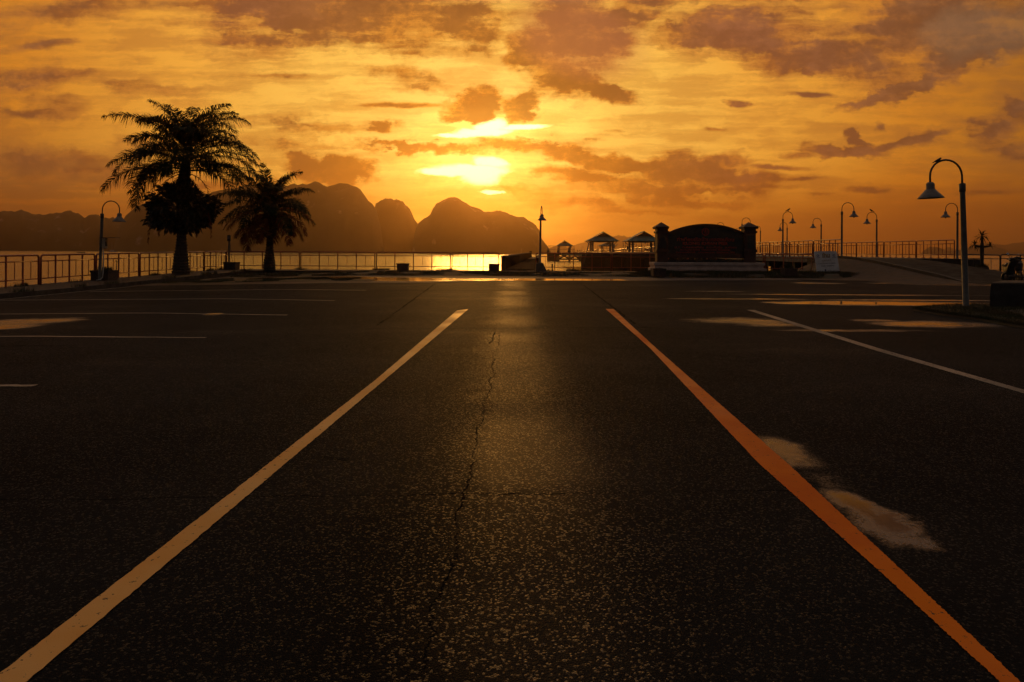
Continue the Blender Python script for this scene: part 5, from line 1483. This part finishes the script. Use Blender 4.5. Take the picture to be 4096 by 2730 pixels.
# ---------------------------------------------------------------- people on the pier, boats
def person(loc, h, yaw, label, lean=0.0, arm=0.0):
    me = bpy.data.meshes.new('person')
    s = h / 1.7
    V_ = [(0, 0, .92), (0, -.01, 1.15), (0, -.03 - lean * .5, 1.38), (0, -.04 - lean, 1.47), (0, -.05 - lean * 1.2, 1.56), (0, -.05 - lean * 1.2, 1.66),
          (.17, -.03 - lean * .5, 1.38), (.22, -.06 - arm * .4, 1.12), (.20, -.14 - arm, .96 + arm * .5), (-.17, -.03 - lean * .5, 1.38), (-.22, -.05 - arm * .4, 1.12), (-.20, -.12 - arm, .96 + arm * .5),
          (.10, 0, .88), (.12, -.02, .48), (.12, .02, .06), (.13, -.10, .03), (-.10, 0, .88), (-.13, .02, .48), (-.13, .06, .06), (-.14, -.06, .03),
          (.19, -.19 - arm, .90 + arm * .5), (-.19, -.17 - arm, .90 + arm * .5)]
    E_ = [(0, 1), (1, 2), (2, 3), (3, 4), (4, 5), (2, 6), (6, 7), (7, 8), (2, 9), (9, 10), (10, 11), (0, 12), (12, 13), (13, 14), (14, 15), (0, 16), (16, 17), (17, 18), (18, 19), (8, 20), (11, 21)]
    me.from_pydata([Vector(p) * s for p in V_], E_, [])
    o = bpy.data.objects.new('person', me); COL.objects.link(o)
    rr = [.15, .13, .15, .06, .095, .085, .065, .05, .038, .065, .05, .038, .085, .06, .042, .035, .085, .06, .042, .035, .03, .03]
    md = o.modifiers.new('skin', 'SKIN'); sv = me.skin_vertices[0].data
    for k, r_ in enumerate(rr): sv[k].radius = (r_ * s, r_ * s * .85)
    sv[0].use_root = True
    o.modifiers.new('sub', 'SUBSURF').render_levels = 1
    me.materials.append(M['cloth']); o.location = loc; o.rotation_euler = (0, 0, yaw)
    tag(o, label, 'person', 'people standing on the pier')
    return o
for cx5, dd, lab, ln, ar in ((1243, 430, 'person leaning on the pier end railing, leftmost of the three', .16, .25), (1270, 432, 'person standing upright between the other two at the pier end', 0, .1), (1290, 428, 'person in a bulky coat, rightmost of the three at the pier end', .05, .2)):
    p = m5(cx5, 600, dd); person((p.x, dd, pier_z(dd) - .02), 1.75, R(160), lab, ln, ar)
MB().box((m5(1265, 600, 430).x + 1.5, 430, pier_z(430) - .25), (9, 4, .45)).build('pier_head', M['concrete'], bpy.data.objects['pier']).location = (-24, -44, -DECK)
p = m5(1918, 560, 148); person((p.x, 148, 1.33), 1.7, R(-20), 'lone dark person on the platform beside the right large pavilion', .05, .15)
# boats
bp_ = at(448, 1001, 900); bo_ = empty('boat', (bp_.x, 900, WATER_Z)); tag(bo_, 'tiny white boat with a thin mast far out before the left hills', 'boat')
MB().prism([(-5, 0, .1), (5, 0, .1), (6.3, 0, 1.5), (-5.5, 0, 1.3)], (0, 2.6, 0)).build('hull', M['boat'], bo_, bevel=.1)
MB().box((-1, 1.3, 2.2), (4.4, 2.0, 1.6)).build('cabin', M['boat'], bo_, bevel=.1)
MB().tube([(-1, 1.3, 2.9), (-1, 1.3, 13)], .10, 6).build('mast', M['boat'], bo_)
bp_ = at(320, 1003, 620); bo_ = empty('boat', (bp_.x, 620, WATER_Z)); tag(bo_, 'small dark low boat far out left of the left lamp', 'boat')
MB().prism([(-3.2, 0, .05), (3, 0, .05), (4.2, 0, 1.0), (-3.4, 0, .7)], (0, 1.4, 0)).build('hull', M['dark_metal'], bo_, bevel=.06)
MB().tube([(-2, .7, .7), (-2.4, .7, 1.5)], .12, 6).build('engine', M['dark_metal'], bo_)

# ---------------------------------------------------------------- grass
def grass_field(label, pts_fn, n, h, w=.008, spread=.6):
    mb = MB()
    for k in range(n):
        x, y, z = pts_fn()
        a = random.uniform(0, 6.283); hh = h * random.uniform(.35, 1.15); d = Vector((math.cos(a), math.sin(a), 0)) * hh * spread * random.uniform(0, 1)
        t = Vector((-math.sin(a), math.cos(a), 0)) * w
        p = Vector((x, y, z)); v = [mb.bm.verts.new(q_) for q_ in (p - t, p + t, p + d + Vector((0, 0, hh)))]; mb.bm.faces.new(v)
    o = mb.build('grass', M['grass'], recalc=False); tag(o, label, 'grass', None, 'stuff'); return o
from mathutils import noise as mn2
def patchy(f, thr=.0, sc=.8):
    def g():
        for _ in range(20):
            p = f()
            if mn2.noise(Vector((p[0] * sc, p[1] * sc, 3.3))) > thr: return p
        return p
    return g
def f_front():
    x = random.uniform(-15.2, 17.4); y = random.uniform(35.6, 39.25); return (x, y, gz(x, y) + .03 + .09 * sstep(35.8, 38.5, y))
grass_field('short grass on the turf strip before the front kerb', patchy(f_front, -.1), 26000, .085, .011)
def f_bed():
    x = random.uniform(6.9, 18.8); y = random.uniform(35.0, 39.2); return (x, y, bed(x, y))
grass_field('low dark grass and weeds on the bed before the sign', patchy(f_bed, -.2), 24000, .14, .012)
def f_left():
    x = random.uniform(-15.2, -7.0); y = random.uniform(29, 33); return (x, y, gz(x, y) + .026)
grass_field('thin grass round the foot of the tall palm', patchy(f_left, .0), 9000, .07, .010)
def f_kerb():
    if random.random() < .55: x = random.uniform(-15.2, 17.3); return (x, random.gauss(42.25, .12), .30)
    y = random.uniform(16, 42); return (random.choice([-17.6, -17.6, -15.45]) + random.gauss(0, .08), y, zl(y))
grass_field('weeds growing along the railing feet', patchy(f_kerb, .12, .9), 5200, .17, .009, .8)
def f_isl():
    a = random.uniform(0, 6.283); k = int(a / 6.283 * len(isl)); p = isl[k % len(isl)].lerp(isl[(k + 1) % len(isl)], random.random()); s = math.sqrt(random.random())
    q_ = cI.lerp(p, s); return (q_.x, q_.y, gz(q_.x, q_.y) + .11 * (1 - s * .5))
grass_field('dark grass on the island under the near lamp', f_isl, 26000, .075, .006)
scene.render.engine = 'CYCLES'
cy = scene.cycles
cy.max_bounces = 5; cy.diffuse_bounces = 2; cy.glossy_bounces = 3; cy.transmission_bounces = 2; cy.volume_bounces = 0; cy.transparent_max_bounces = 4
cy.use_adaptive_sampling = True; cy.adaptive_threshold = 0.02; cy.adaptive_min_samples = 16
cy.sample_clamp_indirect = 3.0; cy.caustics_reflective = False; cy.caustics_refractive = False
cy.use_denoising = True
cy.denoiser = 'OPENIMAGEDENOISE'
